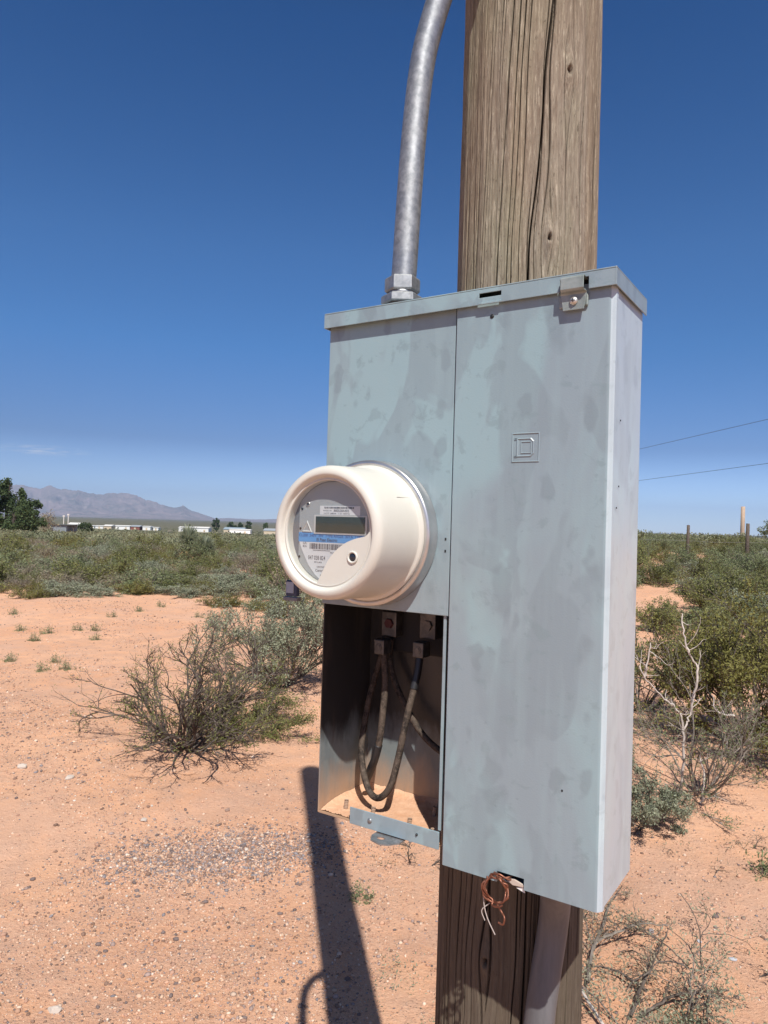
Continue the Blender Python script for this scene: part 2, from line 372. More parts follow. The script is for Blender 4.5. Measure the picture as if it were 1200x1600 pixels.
# ------------------------------------------------------------------ metal materials
def paint_mat(name, base=(.25, .335, .365), a=(.24, .302, .342), b_=(.262, .368, .402), dirt=0.0):
    m = mat(name, rough=.5, spec=.4); nt, b = P(m); co = objco(nt)
    s = scaled(nt, co, (1, 1, .5))
    n1 = noise(nt, s, 5, 4, .55, .6); n2 = noise(nt, scaled(nt, co, (1.3, 1, .6)), 11, 3, .5, .8); n3 = noise(nt, co, 34, 5, .65, .5); n4 = noise(nt, scaled(nt, co, (1, 1, .10)), 60, 4, .6); n5 = noise(nt, co, 90, 3, .6)
    c = mixc(nt, mrange(nt, n1, .44, .56, smooth=True), a, b_)
    c = mixc(nt, mrange(nt, n2, .50, .545, 0, .6), c, tuple(x * .86 for x in a))
    c = mixc(nt, mrange(nt, n3, .57, .63, 0, .45), c, tuple(x * .74 for x in base))
    c = mixc(nt, mrange(nt, n4, .45, .8, 0, .5), c, tuple(x * 1.1 for x in base))
    c = mixc(nt, mrange(nt, n5, .66, .72, 0, .3), c, tuple(x * .62 for x in base))
    for sc_, off_, amt in ((17, 0.0, .45), (31, 3.7, .42)):
        vo = N(nt, 'ShaderNodeTexVoronoi'); vo.inputs['Scale'].default_value = sc_; wv = N(nt, 'ShaderNodeVectorMath', operation='ADD')
        sm = N(nt, 'ShaderNodeTexNoise'); sm.inputs['Scale'].default_value = 30; nt.links.new(co, sm.inputs['Vector']); sv = N(nt, 'ShaderNodeVectorMath', operation='SCALE'); nt.links.new(sm.outputs['Color'], sv.inputs[0]); sv.inputs['Scale'].default_value = .035
        nt.links.new(scaled(nt, co, (1.25, 1.25, .62)), wv.inputs[0]); nt.links.new(sv.outputs[0], wv.inputs[1]); nt.links.new(wv.outputs[0], vo.inputs['Vector'])
        rc = N(nt, 'ShaderNodeSeparateColor'); nt.links.new(vo.outputs['Color'], rc.inputs[0])
        f = math_(nt, 'MULTIPLY', mrange(nt, vo.outputs['Distance'], .38, .27), mrange(nt, rc.outputs[0], .62, .70))
        c = mixc(nt, math_(nt, 'MULTIPLY', f, amt), c, tuple(x * .72 for x in a))
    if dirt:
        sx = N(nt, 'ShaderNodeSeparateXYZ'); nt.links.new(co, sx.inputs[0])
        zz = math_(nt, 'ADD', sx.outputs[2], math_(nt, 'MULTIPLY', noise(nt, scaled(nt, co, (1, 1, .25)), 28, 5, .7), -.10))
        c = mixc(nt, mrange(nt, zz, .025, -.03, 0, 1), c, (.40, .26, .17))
        c = mixc(nt, mrange(nt, zz, .045, .075, 0, .95), c, (.022, .020, .020))  # near black higher up: the compartment's shade painted into the wall colour
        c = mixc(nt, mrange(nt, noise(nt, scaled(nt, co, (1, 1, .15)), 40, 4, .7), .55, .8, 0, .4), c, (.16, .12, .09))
    nt.links.new(c, b.inputs['Base Color'])
    nt.links.new(mrange(nt, n2, .3, .7, .28, .42), b.inputs['Roughness']); b.inputs['Specular IOR Level'].default_value = .6
    bump(nt, b, math_(nt, 'ADD', noise(nt, co, 500, 2), math_(nt, 'MULTIPLY', noise(nt, co, 9, 2), 4)), .12, .0012)
    return m
M['paint'] = paint_mat('painted_steel')
M['paintpale'] = paint_mat('lit_side_painted_steel', (.44, .535, .575), (.435, .51, .565), (.45, .555, .59))  # paler copy for the side face: its brighter light put into the paint
M['paintin'] = paint_mat('dirty_shaded_steel', (.17, .20, .21), (.15, .175, .19), (.18, .21, .215), dirt=1)
def metal_mat(name, c0, c1, rough=.42, scale=60):
    m = mat(name, rough=rough, metal=.85); nt, b = P(m); co = objco(nt)
    n = noise(nt, co, scale, 4, .6, .4); n2 = noise(nt, co, scale * .15, 3)
    c = mixc(nt, mrange(nt, n, .35, .65), c0, c1); nt.links.new(c, b.inputs['Base Color'])
    nt.links.new(mrange(nt, n2, .3, .7, rough - .08, rough + .12), b.inputs['Roughness'])
    bump(nt, b, n, .15, .001); return m
M['galv'] = metal_mat('galvanised', (.25, .265, .28), (.39, .405, .42), .55, 130)
M['zinc'] = metal_mat('zinc_latch', (.22, .26, .25), (.33, .37, .36), .5, 60); M['zinc'].node_tree.nodes['Principled BSDF'].inputs['Metallic'].default_value = .5
M['ring'] = metal_mat('ring_steel', (.50, .50, .50), (.62, .62, .62), .33, 30)
M['screw'] = metal_mat('screw_steel', (.55, .54, .5), (.7, .69, .66), .35, 200)
M['dark'] = mat('dark_plastic', (.012, .014, .016), .5)
M['copper'] = metal_mat('copper_wire', (.20, .085, .055), (.34, .15, .10), .5, 200)

# ------------------------------------------------------------------ breaker box
BA = R(32.945); BX, BY = .2303, .75
ZB = -.3881; BZ = HC + ZB          # world height of the bottom edge
W, WR, DP, LH = .3675, .1815, .1178, .0164
ZT, ZM, ZC = .2715 - ZB, -.1041 - ZB, -.3737 - ZB
ex = np.array([math.cos(BA), -math.sin(BA), 0]); ey = np.array([math.sin(BA), math.cos(BA), 0])
def bw(x, y, z): return np.array([BX, BY, BZ]) + ex * x + ey * y + np.array([0, 0, z])   # box frame -> world
S1 = .006                          # the meter half sits a little behind the big cover
bx = thing('meter_box', 'grey painted steel breaker and meter box mounted on the wooden pole', 'electrical box', (BX, BY, BZ), -BA)
pt = M['paint']; pin = M['paintin']; T = .0018
# shell of the meter half: left wall, back wall, floor, plus the divider
LX0, LX1 = -W, -WR - .006
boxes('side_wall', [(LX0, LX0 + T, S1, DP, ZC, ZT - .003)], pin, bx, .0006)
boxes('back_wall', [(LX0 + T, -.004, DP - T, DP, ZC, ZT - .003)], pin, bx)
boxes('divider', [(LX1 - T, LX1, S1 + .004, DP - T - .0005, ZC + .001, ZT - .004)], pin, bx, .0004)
boxes('divider_flange', [(LX1 - .0038, LX1, S1 + .0005, S1 + .0005 + T, ZC + .020, ZM + .01)], pt, bx, .0005)
def dirt_mat():
    m = mat('dirt_floor', rough=.95, spec=.1); nt, b = P(m); co = objco(nt)
    n = noise(nt, co, 60, 6, .7); n2 = noise(nt, co, 14, 4)
    c = mixc(nt, mrange(nt, n, .35, .7), (.55, .31, .19), (.66, .42, .28)); c = mixc(nt, mrange(nt, n2, .55, .75, 0, .5), c, (.38, .24, .17))
    nt.links.new(c, b.inputs['Base Color']); bump(nt, b, n, .6, .003); return m
M['dirt'] = dirt_mat()
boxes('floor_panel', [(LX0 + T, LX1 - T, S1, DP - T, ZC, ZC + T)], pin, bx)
# drifted dirt on the floor of the box
def dirt_sheet():
    nx, ny = 150, 95; xs = np.linspace(LX0 + T + .0005, LX1 - T - .0005, nx); ys = np.linspace(S1 + .003, DP - T - .0005, ny)
    X, Y = np.meshgrid(xs, ys, indexing='ij'); q = np.random.RandomState(5)
    u = (Y - S1) / DP; e = np.minimum(np.abs(X - xs[0]), np.abs(Y - ys[-1]))
    Z = ZC + T + .0012 + .006 * np.exp(-e / .006) * np.clip((Y - S1 - .004) / .03, 0, 1) + .0006 * np.sin(X * 110 + 2 * np.sin(Y * 90)) * u + np.abs(q.normal(0, .0006, X.shape)) * (q.rand(*X.shape) < .35) + .0004 * np.sin(X * 300 + Y * 170)
    Z = np.maximum(Z, ZC + T + .0006)
    V = np.stack([X, Y, Z], -1).reshape(-1, 3); i, j = np.meshgrid(np.arange(nx - 1), np.arange(ny - 1), indexing='ij')
    F = np.stack([i * ny + j, (i + 1) * ny + j, (i + 1) * ny + j + 1, i * ny + j + 1], -1).reshape(-1, 4)
    o = link('dirt', npmesh('dirt', V, F), M['dirt'], None, True, (BX, BY, BZ)); o.rotation_euler = (0, 0, -BA)
    props(o, 'sandy dirt piled on the floor of the open meter compartment', 'dirt', kind='stuff')
dirt_sheet()
boxes('floor_lip', [(LX0 + .052, LX1 - .001, S1 - .0015, S1 + .0002, ZC - .0015, ZC + .019)], pt, bx, .0005)
for hx in (-.285, -.218):
    lathe('lip_screw', [(0, S1 - .0032), (.0022, S1 - .003), (.003, S1 - .0022), (.0032, S1 - .0012)], M['galv'] if hx < -.25 else M['dark'], bx, 16, loc=(hx, 0, ZC + .009)).scale = (1, 1, 1) if hx < -.25 else (.5, .98, .5)
# hasp tab under the lip
bm = bmesh.new(); pts = []
for k in range(13):
    a = math.pi + math.pi * k / 12; pts.append((-.256 + .020 * math.cos(a), .006 + .020 * math.sin(a)))
hole = [(-.262 + .0055 * math.cos(a), -.005 + .004 * math.sin(a)) for a in np.linspace(0, 2 * math.pi, 12, endpoint=False)]
def flat_with_hole(outer, inner, z0, z1):
    bm = bmesh.new()
    es = []
    for loop in (outer, inner):
        vs = [bm.verts.new((x, y, z0)) for x, y in loop]
        es += [bm.edges.new((vs[i], vs[(i + 1) % len(vs)])) for i in range(len(vs))]
    bmesh.ops.triangle_fill(bm, edges=es, use_beauty=True)
    r = bmesh.ops.extrude_face_region(bm, geom=bm.faces[:])
    for v in r['geom']:
        if isinstance(v, bmesh.types.BMVert): v.co.z += z1 - z0
    return bm2me(bm)
bm.free()
link('hasp_tab', flat_with_hole([(-.2365, .012), (-.2365, -.004), (-.245, -.016), (-.256, -.020), (-.270, -.016), (-.276, -.004), (-.276, .012)], hole, ZC - .0045, ZC - .003), M['galv'], bx)
M['stud'] = mat('dusty_stud', (.36, .25, .18), .8)
for sx_, sy_ in ((-.298, .03), (-.243, .028), (-.236, .080), (-.340, .03), (-.205, .018)):
    V, F = tubes([(np.array([(sx_ + .0001 * i % 2, sy_, ZC + T + i * .001) for i in range(14)]), [.0024 + (.0007 if i % 2 else 0) for i in range(14)])], 10)
    link('stud', npmesh('stud', V, F), M['stud'], bx)
# bottom and side of the breaker half
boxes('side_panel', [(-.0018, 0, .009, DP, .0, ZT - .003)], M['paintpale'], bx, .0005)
boxes('breaker_shell', [(-WR + .002, -.002, .004, DP, .001, .0028), (-WR + .001, -WR + .003, .004, DP - .003, .003, ZT - .004)], pt, bx, .0005)
# big cover with a notch in its bottom edge, rounded right corner and side flange
nx0, nx1 = -.113, -.0815
NZ = .012
def cover():
    r = .006; prof = [(-WR, .010), (-WR, .0)]
    out = [(-WR, .012), (-WR, .0012), (-WR + .0012, 0), (nx0, 0), (nx1, 0), (-r, 0)]
    for k in range(1, 7):
        a = k / 6 * math.pi / 2; out.append((-r + r * math.sin(a), r - r * math.cos(a)))
    out.append((.0, .012)); out = [(x + (.0012 if x > -.0001 else 0), y) for x, y in out]
    zs = [0.0, NZ, ZT - LH + .004]
    bm = bmesh.new(); n = len(out); V = [[bm.verts.new((x, y, z)) for (x, y) in out] for z in zs]
    for j in range(2):
        for i in range(n - 1):
            if j == 0 and i == 3: continue
            bm.faces.new((V[j][i], V[j][i + 1], V[j + 1][i + 1], V[j + 1][i]))
    o = link('breaker_cover', bm2me(bm), pt, bx)
    for p_ in o.data.polygons: p_.use_smooth = True
    s = o.modifiers.new('solid', 'SOLIDIFY'); s.thickness = .0012; s.offset = -1
    o.data.update()
    e = o.modifiers.new('split', 'EDGE_SPLIT'); e.split_angle = R(32)
    return o
cov = cover()
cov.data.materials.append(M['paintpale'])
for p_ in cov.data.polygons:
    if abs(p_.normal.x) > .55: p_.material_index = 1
if sum(p_.normal.y for p_ in cov.data.polygons) > 0:
    cov.data.flip_normals()
# little closing fold at the bottom of the cover
boxes('bottom_fold', [(-WR + .001, nx0, .0013, .012, .0006, .0018), (nx1, -.006, .0013, .012, .0006, .0018)], pt, bx)
# meter cover panel (upper left)
MXR = -WR - .0025
bmp = plate('meter_panel', [-W - .0012, MXR], [ZM, ZT - LH + .004], set(), S1 - .0022, S1 - .0004, pt, bx, .0007)
boxes('panel_flange', [(-W - .0012, -W + .0002, S1 - .0002, S1 + .012, ZM, ZT - LH + .002), (-W, MXR - .001, S1 - .0004, S1 + .010, ZM + .0002, ZM + .0014)], pt, bx, .0004)
boxes('panel_edge', [(MXR - .0012, MXR - .0001, S1 - .0002, S1 + .011, ZM, ZT - LH)], pt, bx)
# knock out marks on the panel edge
for zz in (.372, .358):
    boxes('rivet', [(-WR - .0095, -WR - .0075, S1 - .0026, S1 - .0018, zz, zz + .003)], M['dark'], bx)
# lid: top plate, front lip with two slots, right lip
LO = .006
lx0, lx1 = -W - .004, .004
ls0, ls1 = -.1505, -.1235       # left slot
rs0, rs1 = -.0560, -.0250       # latch slot
boxes('lid', [(lx0, lx1, -LO, DP + .003, ZT - .0018, ZT)], pt, bx, .0008)
plate('lid_lip', [lx0, ls0, ls1, rs0, rs1, lx1], [ZT - LH - .003, ZT - .0115, ZT - .0065, ZT - .0020], {(1, 1), (3, 1), (3, 0)}, -LO, -LO + .0013, pt, bx, .0005)
boxes('lid_lip', [(lx1 - .0013, lx1, -LO + .0014, DP + .003, ZT - LH - .003, ZT - .0019)], pt, bx, .0004)
boxes('lid_lip', [(lx0, lx0 + .0013, -LO + .0014, DP + .003, ZT - LH - .003, ZT - .0019)], pt, bx, .0004)
boxes('slot_tab', [(ls0 - .0005, ls1 + .0005, -LO - .0012, -LO + .0000 - .0001, ZT - LH - .0032, ZT - LH - .0005)], pt, bx, .0005)
# latch: bent hasp over the slot with a screw
lt = [( .0015, ZT - .0065), (-.0105, ZT - .0058), (-.0125, ZT - .0075), (-.0128, ZT - .019), (-.0115, ZT - .0205), (-.0075, ZT - .0215), (-.0062, ZT - .023), (-.0062, ZT - .040)]
bm = bmesh.new(); hw = .0125
rows = []
for k, (y, z) in enumerate(lt):
    wx = hw * (1.0 if k < 5 else (1.12 if k < 7 else .9)); cx = -.0405
    rows.append([bm.verts.new((cx - wx, y, z)), bm.verts.new((cx + wx, y, z))])
for a, b in zip(rows[:-1], rows[1:]): bm.faces.new((a[0], a[1], b[1], b[0]))
o = link('latch', bm2me(bm), M['zinc'], bx); s = o.modifiers.new('solid', 'SOLIDIFY'); s.thickness = .0013; s.offset = 0; bevel(o, .0005)
boxes('latch_base', [(-.0575, -.0260, -.0033, -.0006, ZT - .036, ZT - .0225)], M['zinc'], bx, .002)
lathe('latch_screw', [(0, -.0100), (.0025, -.0098), (.0042, -.0085), (.0045, -.0072), (.0045, -.0064)], M['screw'], bx, 24, loc=(-.0400, 0, ZT - .0305))
boxes('screw_cross', [(-.0404, -.0396, -.01035, -.0095, ZT - .0328, ZT - .0282), (-.0423, -.0377, -.0103, -.0095, ZT - .0309, ZT - .0301)], M['dark'], bx)
# pock marks and holes in the sheet
lathe('screw_hole', [(0, -.0007), (.0022, -.0007), (.0026, -.0001)], M['dark'], bx, 16, loc=(-.1365, 0, ZT - .0325))
# embossed emblem: a square frame with a squared D inside it
def emboss(outer, inner, h=.0013):
    bm = bmesh.new()
    for loop, y in ((outer, 0.0), (inner, 0.0)): pass
    n = len(outer); mid = [((a[0] + b[0]) / 2, (a[1] + b[1]) / 2) for a, b in zip(outer, inner)]
    o_ = [bm.verts.new((x, -.0001, z)) for x, z in outer]; mm = [bm.verts.new((x, -h, z)) for x, z in mid]; ii = [bm.verts.new((x, -.0001, z)) for x, z in inner]
    for i in range(n):
        j = (i + 1) % n
        bm.faces.new((o_[i], o_[j], mm[j], mm[i])); bm.faces.new((mm[i], mm[j], ii[j], ii[i]))
    return bm
def rect(cx, cz, hw_, hh_, c=0.0): 
    return [(cx - hw_, cz - hh_), (cx + hw_, cz - hh_), (cx + hw_, cz + hh_), (cx - hw_, cz + hh_)]
ecx, ecz = -.0925, .4772
def addb(bm, bm2):
    me = bpy.data.meshes.new('x'); bm2.to_mesh(me); bm.from_mesh(me); bpy.data.meshes.remove(me); bm2.free()
eb = bmesh.new()
addb(eb, emboss(rect(ecx, ecz, .0162, .0164), rect(ecx, ecz, .0144, .0146), .0009))
def dshape(s, c, e):
    hw_, hh_ = .0100 * s, .0106 * s
    return [(ecx - hw_ - e, ecz - hh_ - e * .2), (ecx + hw_ - c, ecz - hh_), (ecx + hw_, ecz - hh_ + c), (ecx + hw_, ecz + hh_ - c), (ecx + hw_ - c, ecz + hh_), (ecx - hw_ - e, ecz + hh_)]
addb(eb, emboss(dshape(1, .0035, .001), dshape(.80, .003, .0), .0009))
addb(eb, emboss(rect(ecx + .0008, ecz, .0062, .0068), rect(ecx + .0008, ecz, .0048, .0054), .0008))
for dz in (-1, 1): addb(eb, emboss(rect(ecx - .0110, ecz + dz * .0096, .0022, .0011), rect(ecx - .0110, ecz + dz * .0096, .0014, .0005), .0008))
link('emblem', bm2me(eb), pt, bx)
# tiny paint chips
for (cx, cz) in ((-.042, .115),):
    ch = bmesh.new(); prism(ch, [(cx + .0011 * math.cos(a), cz + .0014 * math.sin(a)) for a in np.linspace(0, 6.28, 7)[:-1]], -.0003, .0002); link('paint_chip', bm2me(ch), M['dark'], bx)
for (cy, cz) in ((.030, .505), (.029, .435), (.022, .412)):
    boxes('paint_chip', [(.0008, .0016, cy, cy + .0012, cz, cz + .0018)], M['dark'], bx)

# lugs in the open compartment
M['lug'] = metal_mat('lug_metal', (.10, .098, .095), (.17, .16, .15), .5, 120)
M['red'] = mat('red_plastic', (.06, .008, .012), .5)
def lug(x, z, red):
    l = bmesh.new(); box(l, x - .014, x + .010, .086, .104, z - .004, z + .030); box(l, x - .012, x + .004, .066, .086, z - .026, z - .006)
    o = link('lug', bm2me(l), M['lug'], bx); bevel(o, .0015)
    lathe('lug_screw', [(0, .0642), (.0032, .0642), (.0033, .0652), (.0052, .0652), (.0055, .067)], M['lug'], bx, 6, loc=(x - .004, 0, z - .016), smooth=False)
    lathe('lug_nut', [(0, .083), (.0065, .083), (.0072, .0862)], M['red'] if red else M['lug'], bx, 6, loc=(x - .001, 0, z + .014), smooth=False)
lug(-.3155, .241, True); lug(-.2555, .244, False)
boxes('insulator_block', [(-.340, -.236, .1045, .1155, .215, .320)], mat('black_block', (.012, .012, .014), .7), bx, .002)

# cables
def cable_mat():
    m = mat('cable_jacket', rough=.8, spec=.2); nt, b = P(m); co = objco(nt)
    n = noise(nt, co, 60, 5, .7); n2 = noise(nt, co, 260, 3, .7)
    c = mixc(nt, mrange(nt, n, .38, .55), (.026, .021, .018), (.085, .064, .05)); c = mixc(nt, mrange(nt, n2, .5, .75), c, (.15, .115, .09))
    nt.links.new(c, b.inputs['Base Color']); bump(nt, b, n2, .3, .0012); return m
M['cable'] = cable_mat(); M['tape'] = mat('black_tape', (.02, .02, .022), .45)
def in_box(o):
    o.location = (BX, BY, BZ); o.rotation_euler = (0, 0, -BA); return o
c1 = thing('power_cable', 'straight grey cable ending in black tape at left lug', 'cable', (BX, BY, BZ), -BA, 'cables in the open compartment')
tube('cable_jacket', [(-.3175, .074, .222), (-.3101, .070, .184), (-.308, .064, .1476), (-.3091, .060, .1104), (-.3116, .060, .094)], .0044, M['cable'], c1)
tube('tape_wrap', [(-.3112, .0600, .0985), (-.3174, .062, .079), (-.3279, .068, .0601), (-.3375, .074, .0402)], [.0054, .0050, .0056, .0042], M['tape'], c1)
c2 = thing('power_cable', 'looping brown cable hanging from the right lug to the dirt', 'cable', (BX, BY, BZ), -BA, 'cables in the open compartment')
tube('cable_jacket', [(-.2595, .074, .224), (-.2589, .066, .196), (-.2622, .050, .149), (-.2684, .040, .094), (-.2762, .036, .059), (-.291, .036, .041), (-.3087, .042, .040), (-.3261, .052, .054), (-.3422, .066, .081), (-.3480, .078, .107), (-.3480, .090, .149), (-.336, .098, .205), (-.325, .100, .235)], .0042, M['cable'], c2)
tube('bare_sleeve', [(-.2600, .0745, .226), (-.2591, .067, .20), (-.2605, .060, .178)], .0050, M['tape'], c2)
c3 = thing('power_cable', 'dark cable curving behind toward the breaker side', 'cable', (BX, BY, BZ), -BA, 'cables in the open compartment')
tube('cable_jacket', [(-.3213, .099, .232), (-.3213, .097, .205), (-.3087, .094, .1736), (-.2829, .090, .138), (-.2582, .086, .114), (-.2291, .082, .0995), (-.195, .08, .09)], .0042, M['cable'], c3)

# ------------------------------------------------------------------ electric meter
MT, MZ = -.290, -.0105 - ZB
mt = thing('electric_meter', 'round cream electric meter with digital face plugged into the box', 'electric meter', tuple(bw(MT, S1 - .002, MZ)), -BA); mt.scale = (.985, .885, .985)
def cream_mat():
    m = mat('cream_plastic', (.60, .585, .51), .38, spec=.45); nt, b = P(m); co = objco(nt)
    n = noise(nt, co, 18, 4, .6); c = mixc(nt, mrange(nt, n, .4, .75), (.60, .59, .535), (.57, .555, .50)); nt.links.new(c, b.inputs['Base Color'])
    bump(nt, b, noise(nt, co, 700, 2), .06, .0005); return m
M['cream'] = cream_mat()
lathe('sealing_ring', [(.0800, .0), (.0905, .0), (.0912, -.002), (.0905, -.004), (.0898, -.018), (.0905, -.020), (.0900, -.0225), (.0860, -.0235), (.0835, -.0220), (.0835, -.015)], M['ring'], mt, 128)
prof = [(.0832, -.012), (.0838, -.022), (.0834, -.0255), (.0822, -.0270), (.0800, -.0275), (.0797, -.030), (.0788, -.060), (.0776, -.100)]
for k in range(1, 9):
    a = k / 8 * math.pi / 2; prof.append((.0682 + .0092 * math.cos(a), -.1065 - .0110 * math.sin(a)))
prof += [(.0667, -.1172), (.0654, -.1160), (.0645, -.1140), (.0640, -.1118), (.0632, -.1108), (.0622, -.1106), (.0614, -.1116), (.0604, -.1116), (.0600, -.1100), (.0599, -.0930)]
hs_ = lathe('meter_housing', prof, M['cream'], mt, 160)
RW = .0600
Su = [(.99, .04), (.94, -.02), (.87, -.055), (.68, -.10), (.49, -.17), (.34, -.255), (.21, -.36), (.11, -.47), (.02, -.59), (-.06, -.74), (-.13, -.87), (-.2, -.99)]
bnd = smoothpath([(x, z, 0) for x, z in Su], 5)[:, :2] * RW
a0 = math.atan2(-.99, -.2); a1 = math.atan2(.04, .99)
arc = [(RW * 1.012 * math.cos(a), RW * 1.012 * math.sin(a)) for a in np.linspace(a0, a1, 40)]
bm = bmesh.new(); prism(bm, [tuple(p_) for p_ in bnd] + arc, -.1114, -.1092)
ms = link('face_mask', bm2me(bm), M['cream'], mt); bevel(ms, .0007)
lathe('optical_port', [(.0046, -.1112), (.0073, -.1112), (.0073, -.1126), (.0062, -.1136), (.0052, -.1132), (.0046, -.1118)], M['cream'], ms, 40, loc=(.635 * RW, 0, -.446 * RW))
lathe('port_lens', [(0, -.1122), (.0040, -.1121), (.0051, -.1113)], mat('port_black', (.02, .025, .035), .15), ms, 40, loc=(.635 * RW, 0, -.446 * RW))
def disc(name, r, y, m, parent, c=(0, 0)):
    bm = bmesh.new(); prism(bm, [(c[0] + r * math.cos(a), c[1] + r * math.sin(a)) for a in np.linspace(0, 2 * math.pi, 64, endpoint=False)], y, y + .001)
    return link(name, bm2me(bm), m, parent)
fp = disc('dial_plate', .0600, -.0990, mat('dial_grey', (.17, .18, .20), .55), mt); fp.location.y = .0012
M['lgrey'] = mat('label_grey', (.34, .36, .37), .5); M['white'] = mat('label_white', (.62, .64, .66), .5); M['ink'] = mat('ink', (.03, .03, .05), .6)
def quad(name, u0, u1, v0, v1, y, m, parent, th=.0004):
    return boxes(name, [(u0 * RW, u1 * RW, y - th, y, v0 * RW, v1 * RW)], m, parent)
# light grey face disc cut by a straight left edge
def clipdisc(r, cu, cv, umin, vmax=None, n=80):
    pts = []
    for a in np.linspace(0, 2 * math.pi, n, endpoint=False):
        u, v = cu + r * math.cos(a), cv + r * math.sin(a); u = max(u, umin)
        if u * u + v * v > .985: k = math.sqrt(.985 / (u * u + v * v)); u *= k; v *= k
        pts.append((u * RW, v * RW))
    return pts
bm = bmesh.new(); prism(bm, clipdisc(.985, 0, 0, -.82), -.1003, -.0993); link('face_disc', bm2me(bm), M['lgrey'], fp)
bm = bmesh.new()
pw = [(-.80, -.20), (.55, -.20), (.4, -.9), (-.27, -.93)]
pp = [(-.80, -.20), (.60, -.20), (.5, -.6), (.2, -.95), (-.22, -.95), (-.38, -.84), (-.55, -.66), (-.68, -.45), (-.76, -.30)]
prism(bm, [(u * RW, v * RW) for u, v in pp], -.1010, -.1004); link('white_label', bm2me(bm), M['white'], fp)
quad('blue_label', -.815, .80, -.200, -.015, -.1004, mat('label_blue', (.09, .30, .62), .5), fp, .0008)
quad('display_frame', -.43, .83, -.035, .335, -.1004, mat('frame_grey', (.50, .51, .50), .5), fp, .0016)
quad('display', -.385, .785, -.005, .305, -.1021, mat('lcd', (.035, .05, .043), .6, spec=.2), fp, .0004)
quad('serial_sticker', -.30, .66, .34, .515, -.1004, M['white'], fp, .0009)
def put_text(name, s, u0, u1, v0, v1, y, m, parent, bold=0.0):
    me = text_mesh(s, 1.0, bold); co = np.array([v.co for v in me.vertices]); mn, mxx = co.min(0), co.max(0)
    sx_, sz_ = (u1 - u0) * RW / (mxx[0] - mn[0]), (v1 - v0) * RW / (mxx[1] - mn[1])
    for v in me.vertices: v.co = ((v.co.x - mn[0]) * sx_ + u0 * RW, y, (v.co.y - mn[1]) * sz_ + v0 * RW)
    return link(name, me, m, parent)
ink = M['ink']; blueink = mat('blue_ink', (.015, .05, .22), .6)
put_text('lettering', 'CL200  240V  3W  TYPE AXS2S  30TA  1.0Kh', -.80, .74, -.098, -.045, -.1014, blueink, fp)
put_text('lettering', 'El Paso Electric', -.36, .14, -.180, -.118, -.1014, ink, fp, .01)
put_text('lettering', '047 038 824', -.56, -.14, -.545, -.465, -.1012, ink, fp)
put_text('lettering', 'RF-LAN', -.40, -.22, -.605, -.575, -.1012, ink, fp)
put_text('lettering', 'CENTRON', -.34, -.12, -.695, -.665, -.1012, ink, fp)
put_text('lettering', 'CentrS C', -.37, -.09, -.775, -.725, -.1012, ink, fp)
put_text('lettering', 'Itr', -.25, -.16, -.865, -.825, -.1012, ink, fp)
put_text('lettering', 'FCC ID', -.02, .16, -.41, -.38, -.1012, ink, fp)
put_text('lettering', '880528A402', .04, .40, .40, .445, -.1015, ink, fp)
put_text('lettering', 'MADE IN', -.22, -.02, .41, .432, -.1015, ink, fp)
put_text('lettering', 'LOT 0824  1.0  60Hz', -.20, .42, .355, .380, -.1015, ink, fp)
def barcode(name, u0, u1, v0, v1, y, seed, parent, k=46):
    q = random.Random(seed); bm = bmesh.new(); u = u0; st = (u1 - u0) / k
    while u < u1 - st:
        wd = st * q.choice((.45, .5, .9, 1.2)); box(bm, u * RW, (u + wd) * RW, y - .0002, y, v0 * RW, v1 * RW); u += wd + st * q.choice((.5, .6, .9))
    return link(name, bm2me(bm), ink, parent)
barcode('barcode', -.53, .31, -.335, -.225, -.1011, 1, fp)
barcode('barcode', -.19, .52, .462, .495, -.1014, 2, fp, 40)
boxes('fine_print', [((-.44 + i * .03) * RW, (-.44 + i * .03 + .018) * RW, -.1013, -.1011, -.365 * RW, -.352 * RW) for i in range(14)] + [((.02 + (i % 4) * .03) * RW, (.04 + (i % 4) * .03) * RW, -.1013, -.1011, (-.47 - (i // 4) * .05) * RW, (-.445 - (i // 4) * .05) * RW) for i in range(12)], ink, fp)
# raised triangle, ringed screw and side ticks
tri = lambda s: [(-.61 * RW + s * RW * .13, .085 * RW - s * RW * .10), (-.61 * RW - s * RW * .13, .085 * RW - s * RW * .10), (-.61 * RW, .085 * RW + s * RW * .14)]
tb = emboss(tri(1.0), tri(.62), .0016); tb2 = bm2me(tb); o = link('warning_triangle', tb2, mat('tri', (.52, .53, .52), .4), fp, loc=(0, -.1008, 0))
bm = bmesh.new(); prism(bm, tri(.98), -.0006, 0); o = link('triangle_base', bm2me(bm), M['lgrey'], fp, loc=(0, -.1004, 0))
lathe('face_screw', [(.0, -.1002), (.0014, -.1002), (.0018, -.1012), (.0026, -.1014), (.003, -.0990)], M['screw'], fp, 24, loc=(-.61 * RW, 0, .545 * RW))
disc('screw_hole', .0013, -.1018, M['dark'], fp, (-.61 * RW, .545 * RW))
for (u, v) in ((-.80, .06), (-.81, -.50), (-.77, .45)): disc('notch', .0014, -.1012 if u > -.8 else -.1010, M['dark'], fp, (u * RW + .001, v * RW))
put_text('lettering', 'UL', -.70, -.60, -.245, -.205, -.1012, ink, fp); put_text('lettering', 'Kh', -.70, -.61, -.31, -.265, -.1012, ink, fp)
